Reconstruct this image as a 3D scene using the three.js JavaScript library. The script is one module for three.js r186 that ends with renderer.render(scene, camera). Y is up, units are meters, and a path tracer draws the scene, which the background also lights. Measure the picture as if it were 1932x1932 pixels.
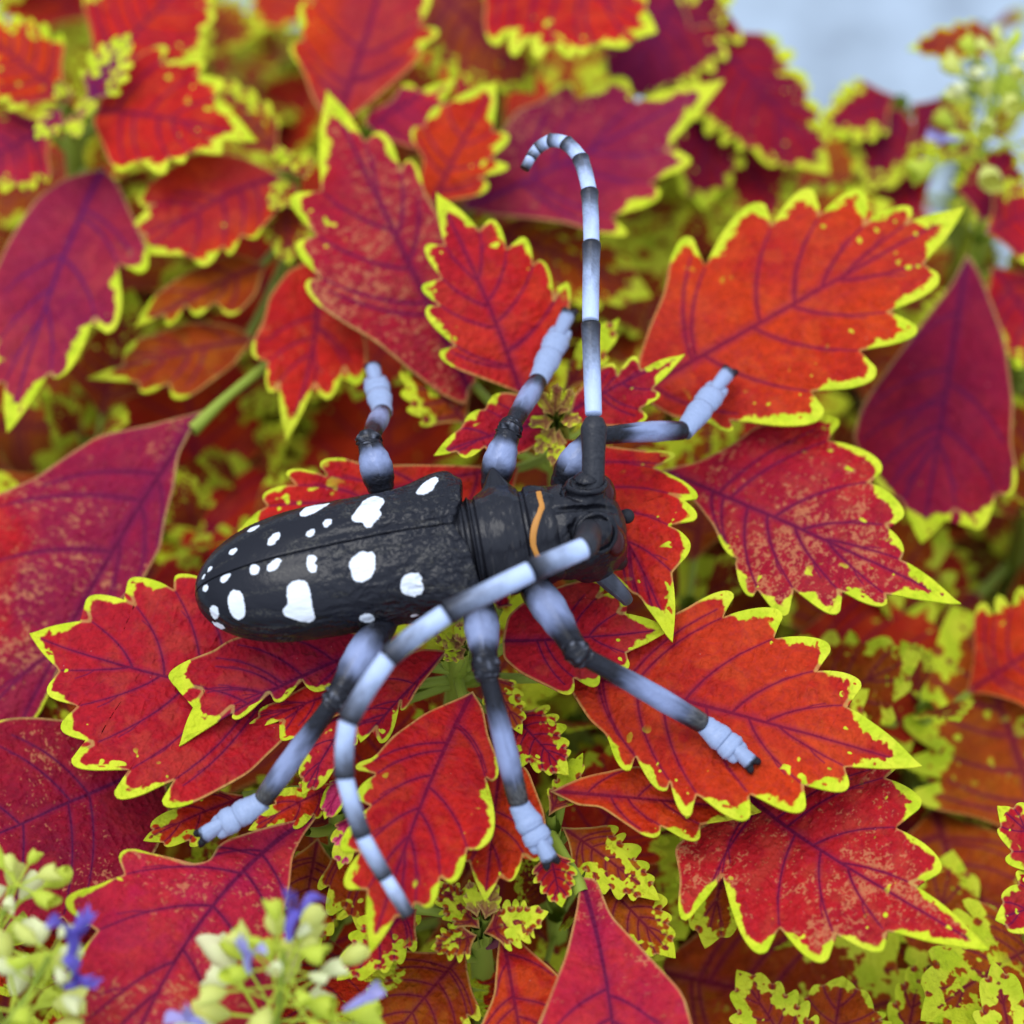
import * as THREE from 'three';
import { MarchingCubes } from 'three/addons/objects/MarchingCubes.js';
import { mergeGeometries } from 'three/addons/utils/BufferGeometryUtils.js';

// ---------------------------------------------------------------- camera, sky, sun, exposure
// All shapes below are laid out in centimetres and brought to metres by CM.
const CM = 0.01, SIDE = 1932;
const scene = new THREE.Scene();
const FOV = 21.4, DIST = 45, PITCH = 60 * Math.PI / 180;
const eye = new THREE.Vector3(0, 0.6 + DIST * Math.sin(PITCH), DIST * Math.cos(PITCH));
const look = new THREE.Vector3(0, 0.6, 0);
const camera = new THREE.PerspectiveCamera(FOV, 1, 0.02, 120);
camera.position.copy(eye).multiplyScalar(CM);
camera.lookAt(look.clone().multiplyScalar(CM));
camera.focus = 0.447;
camera.userData.fStop = 7.5;
camera.updateMatrixWorld(true);

const renderer = new THREE.WebGLRenderer({ antialias: true });
renderer.setSize(1024, 1024);
renderer.toneMapping = THREE.LinearToneMapping;
renderer.toneMappingExposure = 1.25;
renderer.shadowMap.enabled = true;

function clampN(x, a, b) { return x < a ? a : x > b ? b : x; }
function mix(a, b, t) { return a + (b - a) * t; }
function sstep(a, b, x) { const t = clampN((x - a) / (b - a), 0, 1); return t * t * (3 - 2 * t); }
function rng(seed) { let a = seed >>> 0; return () => { a = (a + 0x6D2B79F5) >>> 0; let t = a; t = Math.imul(t ^ (t >>> 15), t | 1); t ^= t + Math.imul(t ^ (t >>> 7), t | 61); return ((t ^ (t >>> 14)) >>> 0) / 4294967296; }; }
function hash2(x, y, s) { let h = Math.imul(x, 374761393) + Math.imul(y, 668265263) + Math.imul(s, 974634777); h = Math.imul(h ^ (h >>> 13), 1274126177); return ((h ^ (h >>> 16)) >>> 0) / 4294967296; }
function vnoise(x, y, s) {
  const xi = Math.floor(x), yi = Math.floor(y), fx = x - xi, fy = y - yi;
  const u = fx * fx * (3 - 2 * fx), v = fy * fy * (3 - 2 * fy);
  const a = hash2(xi, yi, s), b = hash2(xi + 1, yi, s), c = hash2(xi, yi + 1, s), d = hash2(xi + 1, yi + 1, s);
  return mix(mix(a, b, u), mix(c, d, u), v);
}
function fbm(x, y, s, o = 4) { let r = 0, a = 0.5, n = 0; for (let i = 0; i < o; i++) { r += a * vnoise(x, y, s + i * 17); n += a; x *= 2.03; y *= 2.03; a *= 0.5; } return r / n; }

{ // overcast sky: even cloud cover, a little brighter overhead
  const w = 256, h = 128, data = new Float32Array(w * h * 4);
  for (let j = 0; j < h; j++) for (let i = 0; i < w; i++) {
    const el = (j + 0.5) / h * Math.PI - Math.PI / 2, k = (j * w + i) * 4, az = i / w * Math.PI * 2;
    const up = Math.max(0, Math.sin(el));
    const cl = 0.86 + 0.28 * fbm(3 + 2.2 * Math.cos(az) * Math.cos(el) * 1.6, 3 + 2.2 * Math.sin(az) * Math.cos(el) * 1.6 + up, 5, 4);
    const l = (0.34 + 1.0 * up) * cl;
    data[k] = l * 0.82; data[k + 1] = l * 0.95; data[k + 2] = l * 1.24; data[k + 3] = 1;
  }
  const t = new THREE.DataTexture(data, w, h, THREE.RGBAFormat, THREE.FloatType);
  t.mapping = THREE.EquirectangularReflectionMapping; t.magFilter = THREE.LinearFilter; t.minFilter = THREE.LinearFilter; t.needsUpdate = true;
  scene.background = t; scene.environment = t;
}
const sun = new THREE.DirectionalLight(new THREE.Color(1.0, 0.97, 0.92), 1.1);
sun.position.set(-0.35, 1.2, -0.25); sun.castShadow = true; sun.shadow.radius = 60;
sun.shadow.mapSize.set(2048, 2048);
Object.assign(sun.shadow.camera, { left: -0.3, right: 0.3, top: 0.3, bottom: -0.3, near: 0.1, far: 3 });
scene.add(sun); scene.add(sun.target);

// ---------------------------------------------------------------- placing
// A place is read off the photograph (its 1932-pixel view) and given its height over the plane the beetle stands on.
const R3 = new THREE.Matrix4().extractRotation(camera.matrixWorld), TAN = Math.tan(FOV * Math.PI / 360);
const V = (x, y, z) => new THREE.Vector3(x, y, z);
function dirOf(px, py) { return V((px / SIDE * 2 - 1) * TAN, (1 - py / SIDE * 2) * TAN, -1).applyMatrix4(R3).normalize(); }
function P(px, py, h) { const d = dirOf(px, py); return eye.clone().addScaledVector(d, (h - eye.y) / d.y); }
const invR = R3.clone().invert();
function pixelOf(p) { const q = p.clone().sub(eye).applyMatrix4(invR); return [(q.x / -q.z / TAN + 1) / 2 * SIDE, (1 - q.y / -q.z / TAN) / 2 * SIDE]; }

const GROUND = -20;
const taken = {};
function numbered(n) { taken[n] = (taken[n] ?? -1) + 1; return taken[n] ? n + '_' + String(taken[n]).padStart(3, '0') : n; }
function thing(name, label, category, at, group) {
  const g = new THREE.Group(); g.name = numbered(name); g.position.copy(at).multiplyScalar(CM);
  g.userData = { label, category }; if (group) g.userData.group = group;
  g.at = at.clone(); scene.add(g); return g;
}
function put(name, geo, mat, parent) {
  const m = new THREE.Mesh(geo, mat); m.name = name; m.castShadow = true; m.receiveShadow = true; (parent || scene).add(m); return m;
}
function toMetres(g) { g.scale(CM, CM, CM); return g; }
function lin(r, g, b, k = 1) { const c = new THREE.Color().setRGB(r / 255, g / 255, b / 255, THREE.SRGBColorSpace); return [c.r * k, c.g * k, c.b * k]; }
function dataTex(px, w, h, srgb = true, rep = false) {
  const t = new THREE.DataTexture(px, w, h, THREE.RGBAFormat, THREE.UnsignedByteType);
  t.magFilter = THREE.LinearFilter; t.minFilter = THREE.LinearFilter; t.generateMipmaps = false;
  if (srgb) t.colorSpace = THREE.SRGBColorSpace;
  t.wrapS = t.wrapT = rep ? THREE.RepeatWrapping : THREE.ClampToEdgeWrapping; t.needsUpdate = true; return t;
}
const toS = (x) => { x = clampN(x, 0, 1); return 255 * (x <= 0.0031308 ? 12.92 * x : 1.055 * Math.pow(x, 1 / 2.4) - 0.055); };
function tileNoise(w, f) { // tiling height field from wrapped value noise
  const px = new Uint8Array(w * w * 4);
  for (let j = 0; j < w; j++) for (let i = 0; i < w; i++) { const v = clampN(f(i / w, j / w) * 255, 0, 255), k = (j * w + i) * 4; px[k] = px[k + 1] = px[k + 2] = v; px[k + 3] = 255; }
  return dataTex(px, w, w, false, true);
}
function wnoise(x, y, n, s) { // noise of n cells wrapped over 0..1
  const X = x * n, Y = y * n, xi = Math.floor(X), yi = Math.floor(Y), fx = X - xi, fy = Y - yi, u = fx * fx * (3 - 2 * fx), v = fy * fy * (3 - 2 * fy), m = (a) => ((a % n) + n) % n;
  return mix(mix(hash2(m(xi), m(yi), s), hash2(m(xi + 1), m(yi), s), u), mix(hash2(m(xi), m(yi + 1), s), hash2(m(xi + 1), m(yi + 1), s), u), v);
}
const puckerTex = tileNoise(256, (x, y) => { const a = wnoise(x, y, 14, 3), b = wnoise(x, y, 40, 9); return 0.62 * (1 - Math.abs(2 * a - 1)) + 0.38 * b; });
puckerTex.channel = 1; puckerTex.repeat.set(0.55, 0.55);   // uv1 is in centimetres

// ---------------------------------------------------------------- ground
{
  const s = new THREE.PlaneGeometry(60, 60); s.rotateX(-Math.PI / 2);
  const n = 512, px = new Uint8Array(n * n * 4);
  for (let j = 0; j < n; j++) for (let i = 0; i < n; i++) {
    const k = (j * n + i) * 4, v = 0.46 + 0.12 * (wnoise(i / n, j / n, 60, 2) - 0.5) + 0.16 * (wnoise(i / n, j / n, 7, 8) - 0.5) + 0.1 * (wnoise(i / n, j / n, 230, 5) - 0.5);
    px[k] = toS(v * 0.84); px[k + 1] = toS(v * 1.0); px[k + 2] = toS(v * 1.12); px[k + 3] = 255;
  }
  const t = dataTex(px, n, n, true, true); t.repeat.set(80, 80);
  const m = put('pavement', s, new THREE.MeshStandardMaterial({ map: t, roughness: 0.9 })); m.position.y = GROUND * CM - 0.004; m.userData.kind = 'structure';
  const soil = new THREE.PlaneGeometry(1.1, 0.62, 120, 70); soil.rotateX(-Math.PI / 2);
  const p = soil.attributes.position;
  for (let i = 0; i < p.count; i++) p.setY(i, p.getY(i) + 0.012 * fbm(p.getX(i) * 60, p.getZ(i) * 60, 4, 4) * sstep(0.31, 0.27, Math.abs(p.getZ(i))));
  soil.computeVertexNormals();
  const q = new Uint8Array(256 * 256 * 4);
  for (let j = 0; j < 256; j++) for (let i = 0; i < 256; i++) { const k = (j * 256 + i) * 4, v = 0.4 + 0.9 * wnoise(i / 256, j / 256, 50, 3) * wnoise(i / 256, j / 256, 120, 7); q[k] = toS(0.045 * v); q[k + 1] = toS(0.03 * v); q[k + 2] = toS(0.018 * v); q[k + 3] = 255; }
  const st = dataTex(q, 256, 256, true, true); st.repeat.set(6, 4);
  const so = put('soil', soil, new THREE.MeshStandardMaterial({ map: st, roughness: 1 })); so.position.set(0, GROUND * CM, 0.14); so.userData.kind = 'structure';
}

// ---------------------------------------------------------------- leaves
const FLECK = lin(204, 132, 84), RIM = lin(206, 172, 92);
const YEL = [lin(206, 216, 34), lin(230, 220, 82), lin(166, 194, 22)];
function smoothSide(pts, sign) {
  // pts: [u, v, kind] from base to tip; kind 1 tooth tip, 0 notch, undefined plain
  let out = [];
  for (let i = 0; i < pts.length; i++) {
    const a = pts[i].slice(), c = pts[i - 1], e = pts[i + 1];
    if (a[2] === 1 && c && e) { a[0] += 0.26 * (a[0] - (c[0] + e[0]) / 2); a[1] += 0.26 * (a[1] - (c[1] + e[1]) / 2); }
    if (a[2] !== 1) out.push([a[0], a[1], a[2] === 0 || i === 0 || i === pts.length - 1 ? 1 : 0, a[2]]);
    let b = pts[i + 1]; if (!b) break;
    if (b[2] === 1 && pts[i + 2]) { const f = pts[i + 2]; b = [b[0] + 0.26 * (b[0] - (a[0] + f[0]) / 2), b[1] + 0.26 * (b[1] - (a[1] + f[1]) / 2), 1]; }
    const dx = b[0] - a[0], dy = b[1] - a[1], L = Math.hypot(dx, dy) || 1; let nx = -dy / L, ny = dx / L;
    if (ny * sign < 0) { nx = -nx; ny = -ny; }
    let bul = 0;
    if (b[2] === 1) bul = 0.13; else if (a[2] === 1) bul = b[2] === 0 ? 0.05 : 0.04; else if (i === pts.length - 2) bul = 0.05;
    out.push([mix(a[0], b[0], 0.5) + nx * bul * L, mix(a[1], b[1], 0.5) + ny * bul * L, 0]);
    if (a[2] === 1) out.splice(out.length - 1, 0, [mix(a[0], b[0], 0.14) + nx * 0.03 * L, mix(a[1], b[1], 0.14) + ny * 0.03 * L, 0]);
    if (b[2] === 1) out.push([mix(a[0], b[0], 0.86) + nx * bul * 0.9 * L, mix(a[1], b[1], 0.86) + ny * bul * 0.9 * L, 0]);
  }
  for (let r = 0; r < 2; r++) {
    const o = [];
    for (let i = 0; i < out.length; i++) {
      const a = out[i];
      if (a[2]) { o.push(a); continue; }
      const p = out[i - 1], n = out[i + 1];
      o.push([mix(a[0], p[0], 0.25), mix(a[1], p[1], 0.25), 0], [mix(a[0], n[0], 0.25), mix(a[1], n[1], 0.25), 0]);
    }
    out = o;
  }
  return out;
}
function resample(pl, n) {
  const s = [0]; for (let i = 1; i < pl.length; i++) s.push(s[i - 1] + Math.hypot(pl[i][0] - pl[i - 1][0], pl[i][1] - pl[i - 1][1]));
  const o = []; let j = 0;
  for (let i = 0; i <= n; i++) { const d = s[s.length - 1] * i / n; while (j < pl.length - 2 && s[j + 1] < d) j++; const t = (d - s[j]) / ((s[j + 1] - s[j]) || 1); o.push([mix(pl[j][0], pl[j + 1][0], t), mix(pl[j][1], pl[j + 1][1], t)]); }
  return o;
}
function segDist(px, py, ax, ay, bx, by) { const dx = bx - ax, dy = by - ay, t = clampN(((px - ax) * dx + (py - ay) * dy) / (dx * dx + dy * dy || 1), 0, 1); return [Math.hypot(px - ax - dx * t, py - ay - dy * t), t]; }
function segD(px, py, ax, ay, bx, by) { const dx = bx - ax, dy = by - ay, q = dx * dx + dy * dy || 1; let t = ((px - ax) * dx + (py - ay) * dy) / q; t = t < 0 ? 0 : t > 1 ? 1 : t; const ex = px - ax - dx * t, ey = py - ay - dy * t; return Math.sqrt(ex * ex + ey * ey); }

// Base relief of a blade (cm): arched along the midrib, folded about it, its margin wavy.
function baseRelief(o, len) {
  return (u, v) => {
    const s = clampN(u / len, 0, 1), av = Math.sqrt(v * v + 0.01 * len * len * 0.04);
    return len * (o.arch * 4 * s * (1 - s)) + o.fold * av + o.wave * 0.4 * Math.sin(u / len * 9 + o.seed + (v > 0 ? 1.3 : 0)) * Math.min(1, av / (0.3 * len)) - o.cup * v * v / len + o.lift * len * s * s;
  };
}
function leafMaterial(map) { return new THREE.MeshPhysicalMaterial({ map, roughness: 0.58, specularIntensity: 0.13, bumpMap: puckerTex, bumpScale: 0.00045, transmission: 0.16, thickness: 0 }); }
const sheets = []; let cellN = 0;
function sheetCell() {
  const s = Math.floor(cellN / 25), k = cellN++ % 25;
  if (!sheets[s]) { const px = new Uint8Array(1024 * 1024 * 4); sheets[s] = { px, mat: leafMaterial(dataTex(px, 1024, 1024)) }; }
  return { ...sheets[s], x: (k % 5) * 204, y: Math.floor(k / 5) * 204 };
}
function buildLeaf(L, Rr, ctrl, len, o) {
  // L, Rr: points [u, v, kind]; ctrl: bend of the midrib
  const sgn = (a) => Math.sign(a.reduce((t, p) => t + p[1], 0)) || 1;
  const sides = [[L, sgn(L)], [Rr, -sgn(L)]].map(([a, s]) => smoothSide([[0, 0], ...a, [len, 0]], s));
  const mid = (t) => { const a = (1 - t) * (1 - t), b = 2 * t * (1 - t), c = t * t; return [b * ctrl[0] + c * len, b * ctrl[1]]; };
  const MM = []; for (let i = 0; i <= 80; i++) MM.push(mid(i / 80));
  const N = o.n, K = o.k;
  const nearT = (p) => { let bi = 0, bd = 1e9; for (let i = 0; i <= 80; i++) { const d = (MM[i][0] - p[0]) ** 2 + (MM[i][1] - p[1]) ** 2; if (d < bd) { bd = d; bi = i; } } return bi / 80; };
  // veins
  const veins = []; const addV = (pts, w0, w1) => { for (let i = 0; i + 1 < pts.length; i++) veins.push([...pts[i], ...pts[i + 1], mix(w0, w1, i / pts.length), mix(w0, w1, (i + 1) / pts.length)]); };
  const sc = Math.sqrt(len / 5);
  const midPts = []; for (let i = 0; i <= 24; i++) midPts.push(mid(i / 24 * 0.97)); addV(midPts, 0.078 * sc, 0.016);
  const notches = [], teeth = [];
  for (const a of [L, Rr]) {
    const ends = a.filter((p) => p[2] === 0); notches.push(...ends); teeth.push(...a.filter((p) => p[2] === 1));
    const first = a.find((p) => p[2] === 1); if (first) ends.unshift([mix(first[0], mid(0.3)[0], 0.3), mix(first[1], 0, 0.12)]);
    if (ends.length < 3) for (const f of [0.15, 0.3, 0.45, 0.6, 0.75, 0.9]) { const q = a[Math.floor(f * a.length)]; if (q) ends.push([q[0], q[1] * 0.9]); }
    for (const e of ends) {
      if (nearT(e) < 0.2) continue;
      const t0 = Math.max(0.04, nearT(e) * 0.93 - 0.14), s = mid(t0), c = [mix(s[0], e[0], 0.42) - 0.03 * len, mix(s[1], e[1], 0.56)], pts = [];
      for (let i = 0; i <= 10; i++) { const t = i / 10 * 0.98; pts.push([(1 - t) ** 2 * s[0] + 2 * t * (1 - t) * c[0] + t * t * e[0], (1 - t) ** 2 * s[1] + 2 * t * (1 - t) * c[1] + t * t * e[1]]); }
      addV(pts, 0.04 * sc, 0.012);
      // a fork towards the tooth before the notch
      const f = pts[6], g = [f[0] + 0.05 * len, f[1] * 1.22 + Math.sign(e[1]) * 0.02 * len]; addV([f, [mix(f[0], g[0], 0.5) - 0.004 * len, mix(f[1], g[1], 0.55)], g], 0.016 * sc, 0.006);
    }
  }
  const veinNear = (x, y) => { let b = 9; for (const s of veins) { const d = segD(x, y, s[0], s[1], s[2], s[3]); if (d < b) b = d; } return b; };
  const f0 = baseRelief(o, len);
  const f = (u, v) => f0(u, v) + 0.05 * sc * o.quilt * (1 - Math.exp(-((veinNear(u, v) / (0.16 * sc)) ** 2))) + 0.05 * (fbm(u * 1.6, v * 1.6 + 9, o.seed, 3) - 0.5);
  const outl = []; const pos = [], uv1 = [], idx = [];
  for (let sd = 0; sd < 2; sd++) {
    const O = resample(sides[sd], N); outl.push(O);
    let tt = O.map(nearT);
    for (let r = 0; r < 6; r++) { const c = tt.slice(); for (let i = 1; i < N; i++) tt[i] = (c[i - 1] + c[i] * 2 + c[i + 1]) / 4; }
    tt = tt.map((t, i) => t - 0.34 * t * (1 - t) * Math.min(1, i / 8)); tt[0] = 0; tt[N] = 1;
    for (let i = 1; i <= N; i++) if (tt[i] < tt[i - 1] + 1e-4) tt[i] = tt[i - 1] + 1e-4;
    for (let i = 0; i <= N; i++) tt[i] /= tt[N];
    const b0 = pos.length / 3;
    for (let i = 0; i <= N; i++) { const m = mid(tt[i]); for (let j = 0; j <= K; j++) { const s = j / K, x = mix(m[0], O[i][0], s), y = mix(m[1], O[i][1], s); pos.push(x, f(x, y), y); uv1.push(x, y); } }
    const flip = sides[sd].reduce((t, p) => t + p[1], 0) > 0;
    for (let i = 0; i < N; i++) for (let j = 0; j < K; j++) { const a = b0 + i * (K + 1) + j, b = a + 1, c = a + K + 1, d = c + 1; if (flip) idx.push(a, b, c, b, d, c); else idx.push(a, c, b, b, c, d); }
  }
  let lo = [1e9, 1e9], hi = [-1e9, -1e9]; for (const O of outl) for (const p of O) for (let k = 0; k < 2; k++) { lo[k] = Math.min(lo[k], p[k]); hi[k] = Math.max(hi[k], p[k]); }
  for (let k = 0; k < 2; k++) { const e = (hi[k] - lo[k]) * 0.02; lo[k] -= e; hi[k] += e; }
  // the underside and the rim
  const top = pos.length / 3, th = 0.035 * Math.min(1, sc);
  const P2 = pos.slice(), I2 = idx.slice(), U2 = uv1.slice();
  for (let i = 0; i < top; i++) { P2.push(pos[3 * i], pos[3 * i + 1] - th, pos[3 * i + 2]); U2.push(uv1[2 * i], uv1[2 * i + 1]); }
  for (let i = 0; i < idx.length; i += 3) I2.push(idx[i] + top, idx[i + 2] + top, idx[i + 1] + top);
  for (let sd = 0; sd < 2; sd++) {
    const b0 = sd * (N + 1) * (K + 1), flip = sides[sd].reduce((t, p) => t + p[1], 0) > 0, r0 = P2.length / 3;
    for (let i = 0; i <= N; i++) { const a = b0 + i * (K + 1) + K; for (const q of [a, a + top]) { P2.push(P2[3 * q], P2[3 * q + 1], P2[3 * q + 2]); U2.push(U2[2 * q], U2[2 * q + 1]); } }
    for (let i = 0; i < N; i++) { const a = r0 + 2 * i, b = a + 1, c = a + 2, d = a + 3; if (flip) I2.push(a, b, c, b, d, c); else I2.push(a, c, b, b, c, d); }
  }
  const g = new THREE.BufferGeometry();
  g.setAttribute('position', new THREE.Float32BufferAttribute(P2, 3));
  const uvA = []; for (let i = 0; i < U2.length; i += 2) uvA.push((U2[i] - lo[0]) / (hi[0] - lo[0]), (U2[i + 1] - lo[1]) / (hi[1] - lo[1]));
  g.setAttribute('uv', new THREE.Float32BufferAttribute(uvA, 2)); g.setAttribute('uv1', new THREE.Float32BufferAttribute(U2, 2));
  g.setIndex(I2); g.computeVertexNormals(); toMetres(g);
  // ---- pigment of the blade
  const w = o.res, hgt = Math.max(48, Math.round(w * Math.min(1, (hi[1] - lo[1]) / (hi[0] - lo[0])))), px = new Uint8Array(w * hgt * 4);
  const cw = w > 250 ? 150 : 72, ch = cw, dO = new Float32Array(cw * ch), dN = new Float32Array(cw * ch);
  for (let j = 0; j < ch; j++) for (let i = 0; i < cw; i++) {
    const x = mix(lo[0], hi[0], i / (cw - 1)), y = mix(lo[1], hi[1], j / (ch - 1)); let d = 9, n = 9;
    for (const O of outl) for (let q = 0; q < O.length - 1; q += 2) { const e = O[Math.min(q + 2, O.length - 1)], dd = segD(x, y, O[q][0], O[q][1], e[0], e[1]); if (dd < d) d = dd; }
    for (const q of notches) { const dd = Math.hypot(x - q[0], y - q[1]); if (dd < n) n = dd; }
    dO[j * cw + i] = d; dN[j * cw + i] = n;
  }
  const bil = (A, s, t) => { const X = s * (cw - 1), Y = t * (ch - 1), i = Math.min(cw - 2, X | 0), j = Math.min(ch - 2, Y | 0), fx = X - i, fy = Y - j, k = j * cw + i; return mix(mix(A[k], A[k + 1], fx), mix(A[k + cw], A[k + cw + 1], fx), fy); };
  const vw = new Float32Array(w * hgt), sx = (w - 1) / (hi[0] - lo[0]), sy = (hgt - 1) / (hi[1] - lo[1]);
  const wash = new Float32Array(w * hgt);
  for (const s of veins) {
    const rad = Math.max(s[4], s[5]) * 4.5, x0 = Math.max(0, Math.floor((Math.min(s[0], s[2]) - rad - lo[0]) * sx)), x1 = Math.min(w - 1, Math.ceil((Math.max(s[0], s[2]) + rad - lo[0]) * sx)), y0 = Math.max(0, Math.floor((Math.min(s[1], s[3]) - rad - lo[1]) * sy)), y1 = Math.min(hgt - 1, Math.ceil((Math.max(s[1], s[3]) + rad - lo[1]) * sy));
    for (let j = y0; j <= y1; j++) for (let i = x0; i <= x1; i++) {
      const [d, t] = segDist(lo[0] + i / sx, lo[1] + j / sy, s[0], s[1], s[2], s[3]), wd = mix(s[4], s[5], t) * 0.62, k = j * w + i;
      const a = 1 - sstep(wd * 0.5, wd * 1.25, d), b = 1 - sstep(0, wd * 4.8, d);
      if (a > vw[k]) vw[k] = a; if (b > wash[k]) wash[k] = b;
    }
  }
  const S = o.seed, first = (g) => Math.min(...teeth.filter((p) => p[1] * g > 0).map((p) => p[0]), len * 0.86), uA = first(1), uB = first(-1);
  let gap = 0.6 * sc; if (teeth.length > 2) gap = clampN(len / teeth.length * 1.05, 0.25, 0.9);
  for (let j = 0; j < hgt; j++) for (let i = 0; i < w; i++) {
    const k = j * w + i, x = lo[0] + i / sx, y = lo[1] + j / sy, d = bil(dO, i / (w - 1), j / (hgt - 1)), nn = bil(dN, i / (w - 1), j / (hgt - 1));
    const n1 = fbm(x * 0.9, y * 0.9, S, 4), n2 = fbm(x * 3.1, y * 3.1, S + 5, 4), n3 = fbm(x * 9, y * 9, S + 9, 3), n4 = vnoise(x * 30, y * 30, S + 3);
    const q = sstep(0.34, 0.66, n1 * 0.62 + n2 * 0.38), m = sstep(0.45, 0.7, n2);
    let c = [0, 1, 2].map((z) => mix(mix(o.a[z], o.b[z], q), o.c[z], 0.5 * m));
    const sh = 0.78 + 0.44 * n3 + 0.22 * (n4 - 0.5); c = c.map((z) => z * sh);
    // purple along the veins and, on some blades, washed out from them
    const rid = 1 - Math.abs(2 * fbm(x * 4.2, y * 4.2, S + 31, 2) - 1), net = sstep(0.88, 0.99, rid) * 0.1;
    const wz = clampN(wash[k] * 0.42 + net + o.purple * sstep(0.3, 0.75, fbm(x * 0.75, y * 1.1, S + 50, 3) + 0.25 - Math.abs(y) / len), 0, 0.85);
    c = [0, 1, 2].map((z) => mix(c[z], o.p[z], wz));
    // tan bleached flecks
    if (o.fleck > 0) { const fz = sstep(0.70 - 0.13 * o.fleck, 0.88 - 0.12 * o.fleck, fbm(x * 1.1 + 4, y * 1.1, S + 70, 2) * 0.45 + vnoise(x * 14, y * 9, S + 71) * 0.31 + vnoise(x * 34, y * 30, S + 72) * 0.32) * (1 - wash[k]); c = [0, 1, 2].map((z) => mix(c[z], FLECK[z], 0.62 * fz)); }
    c = [0, 1, 2].map((z) => mix(c[z], o.v[z], 0.78 * vw[k]));
    if (n4 > 0.993 && n3 > 0.45) c = [0.5, 0.36, 0.3];
    // yellow-green margin, broad on the teeth and thin at the notches and along the base
    const along = x / len, u0 = y > 0 ? uA : uB;
    let ww = o.yw * (0.02 + 0.98 * sstep(gap * 0.12, gap * 0.55, nn)) * mix(0.10, 1, sstep(u0 - 0.10 * len, u0 + 0.02 * len, x)) * (1 + 0.6 * sstep(0.86, 1, along)) * mix(0.6, 1.5, fbm(x * 1.7, y * 1.7, S + 81, 2));
    if (x < u0 - 0.08 * len) ww = 0;
    ww *= 1 + (n2 - 0.5) * 1.1 + (n3 - 0.5) * 0.9 + (vnoise(x * 17, y * 17, S + 7) - 0.5) * 0.35;
    let ye = sstep(0.026, -0.018, d - ww) * sstep(0, 0.03, ww);
    c = [0, 1, 2].map((z) => mix(c[z], RIM[z], 0.75 * sstep(0.045, 0.012, d) * (0.4 + 0.6 * n2)));
    const isl = sstep(0.83 - o.isl, 0.86 - o.isl, fbm(x * 5.2, y * 5.2, S + 90, 2)) * sstep(o.yw * 4.5, o.yw * 2.5, d) * sstep(u0 - 0.1 * len, u0 + 0.1 * len, x); ye = Math.max(ye, isl);
    const hole = sstep(0.88, 0.91, vnoise(x * 9, y * 9, S + 95)) * sstep(0.03, 0.06, d); ye *= 1 - hole * 0.9;
    const yc = [0, 1, 2].map((z) => mix(mix(o.y[z], YEL[1][z], 0.5 * n1), YEL[2][z], 0.45 * m) * (0.9 + 0.2 * n3));
    c = [0, 1, 2].map((z) => mix(c[z], yc[z], ye));
    px[4 * k] = toS(c[0]); px[4 * k + 1] = toS(c[1]); px[4 * k + 2] = toS(c[2]); px[4 * k + 3] = 255;
  }
  let mat;
  if (w <= 192) { // small blades share a sheet
    const c = sheetCell(), uvs = g.attributes.uv;
    for (let j = 0; j < hgt; j++) c.px.set(px.subarray(j * w * 4, (j + 1) * w * 4), ((c.y + j) * 1024 + c.x) * 4);
    for (let i = 0; i < uvs.count; i++) uvs.setXY(i, (c.x + 0.5 + uvs.getX(i) * (w - 1)) / 1024, (c.y + 0.5 + uvs.getY(i) * (hgt - 1)) / 1024);
    mat = c.mat;
  } else mat = leafMaterial(dataTex(px, w, hgt));
  return { g, mat, len };
}
// pigments: [main, second, mottle]
const K = 0.86;
const PAL = {
  orange: [lin(208, 58, 16, K), lin(190, 36, 20, K), lin(222, 82, 24, K)],
  red: [lin(206, 38, 26, K), lin(182, 22, 28, K), lin(216, 66, 28, K)],
  crimson: [lin(190, 30, 34, K), lin(166, 20, 36, K), lin(202, 66, 44, K)],
  magenta: [lin(194, 34, 50, K), lin(204, 56, 44, K), lin(178, 14, 68, K)],
  pink: [lin(226, 54, 104, K), lin(236, 92, 132, K), lin(206, 30, 84, K)],
  bud: [lin(196, 168, 62, K), lin(170, 110, 60, K), lin(206, 196, 80, K)],
  purple: [lin(174, 44, 58, K), lin(148, 28, 60, K), lin(192, 66, 62, K)],
  dark: [lin(156, 20, 40, K), lin(128, 12, 42, K), lin(172, 38, 42, K)],
  brown: [lin(178, 78, 10, K), lin(158, 54, 12, K), lin(186, 104, 16, K)],
};
const PALV = { pink: lin(170, 20, 80), bud: lin(150, 80, 60), purple: lin(92, 26, 92), dark: lin(86, 14, 62), orange: lin(128, 14, 52), red: lin(122, 12, 56), crimson: lin(104, 14, 60), magenta: lin(96, 16, 62), brown: lin(120, 18, 44) };
const petMats = {};
function petMat(kind) { return petMats[kind] ??= new THREE.MeshPhysicalMaterial({ color: new THREE.Color().setRGB(...(kind === 'purple' ? lin(150, 70, 92, 0.8) : lin(168, 186, 62, 0.8))), roughness: 0.55, specularIntensity: 0.5, transmission: 0.12, thickness: 0 }); }
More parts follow.
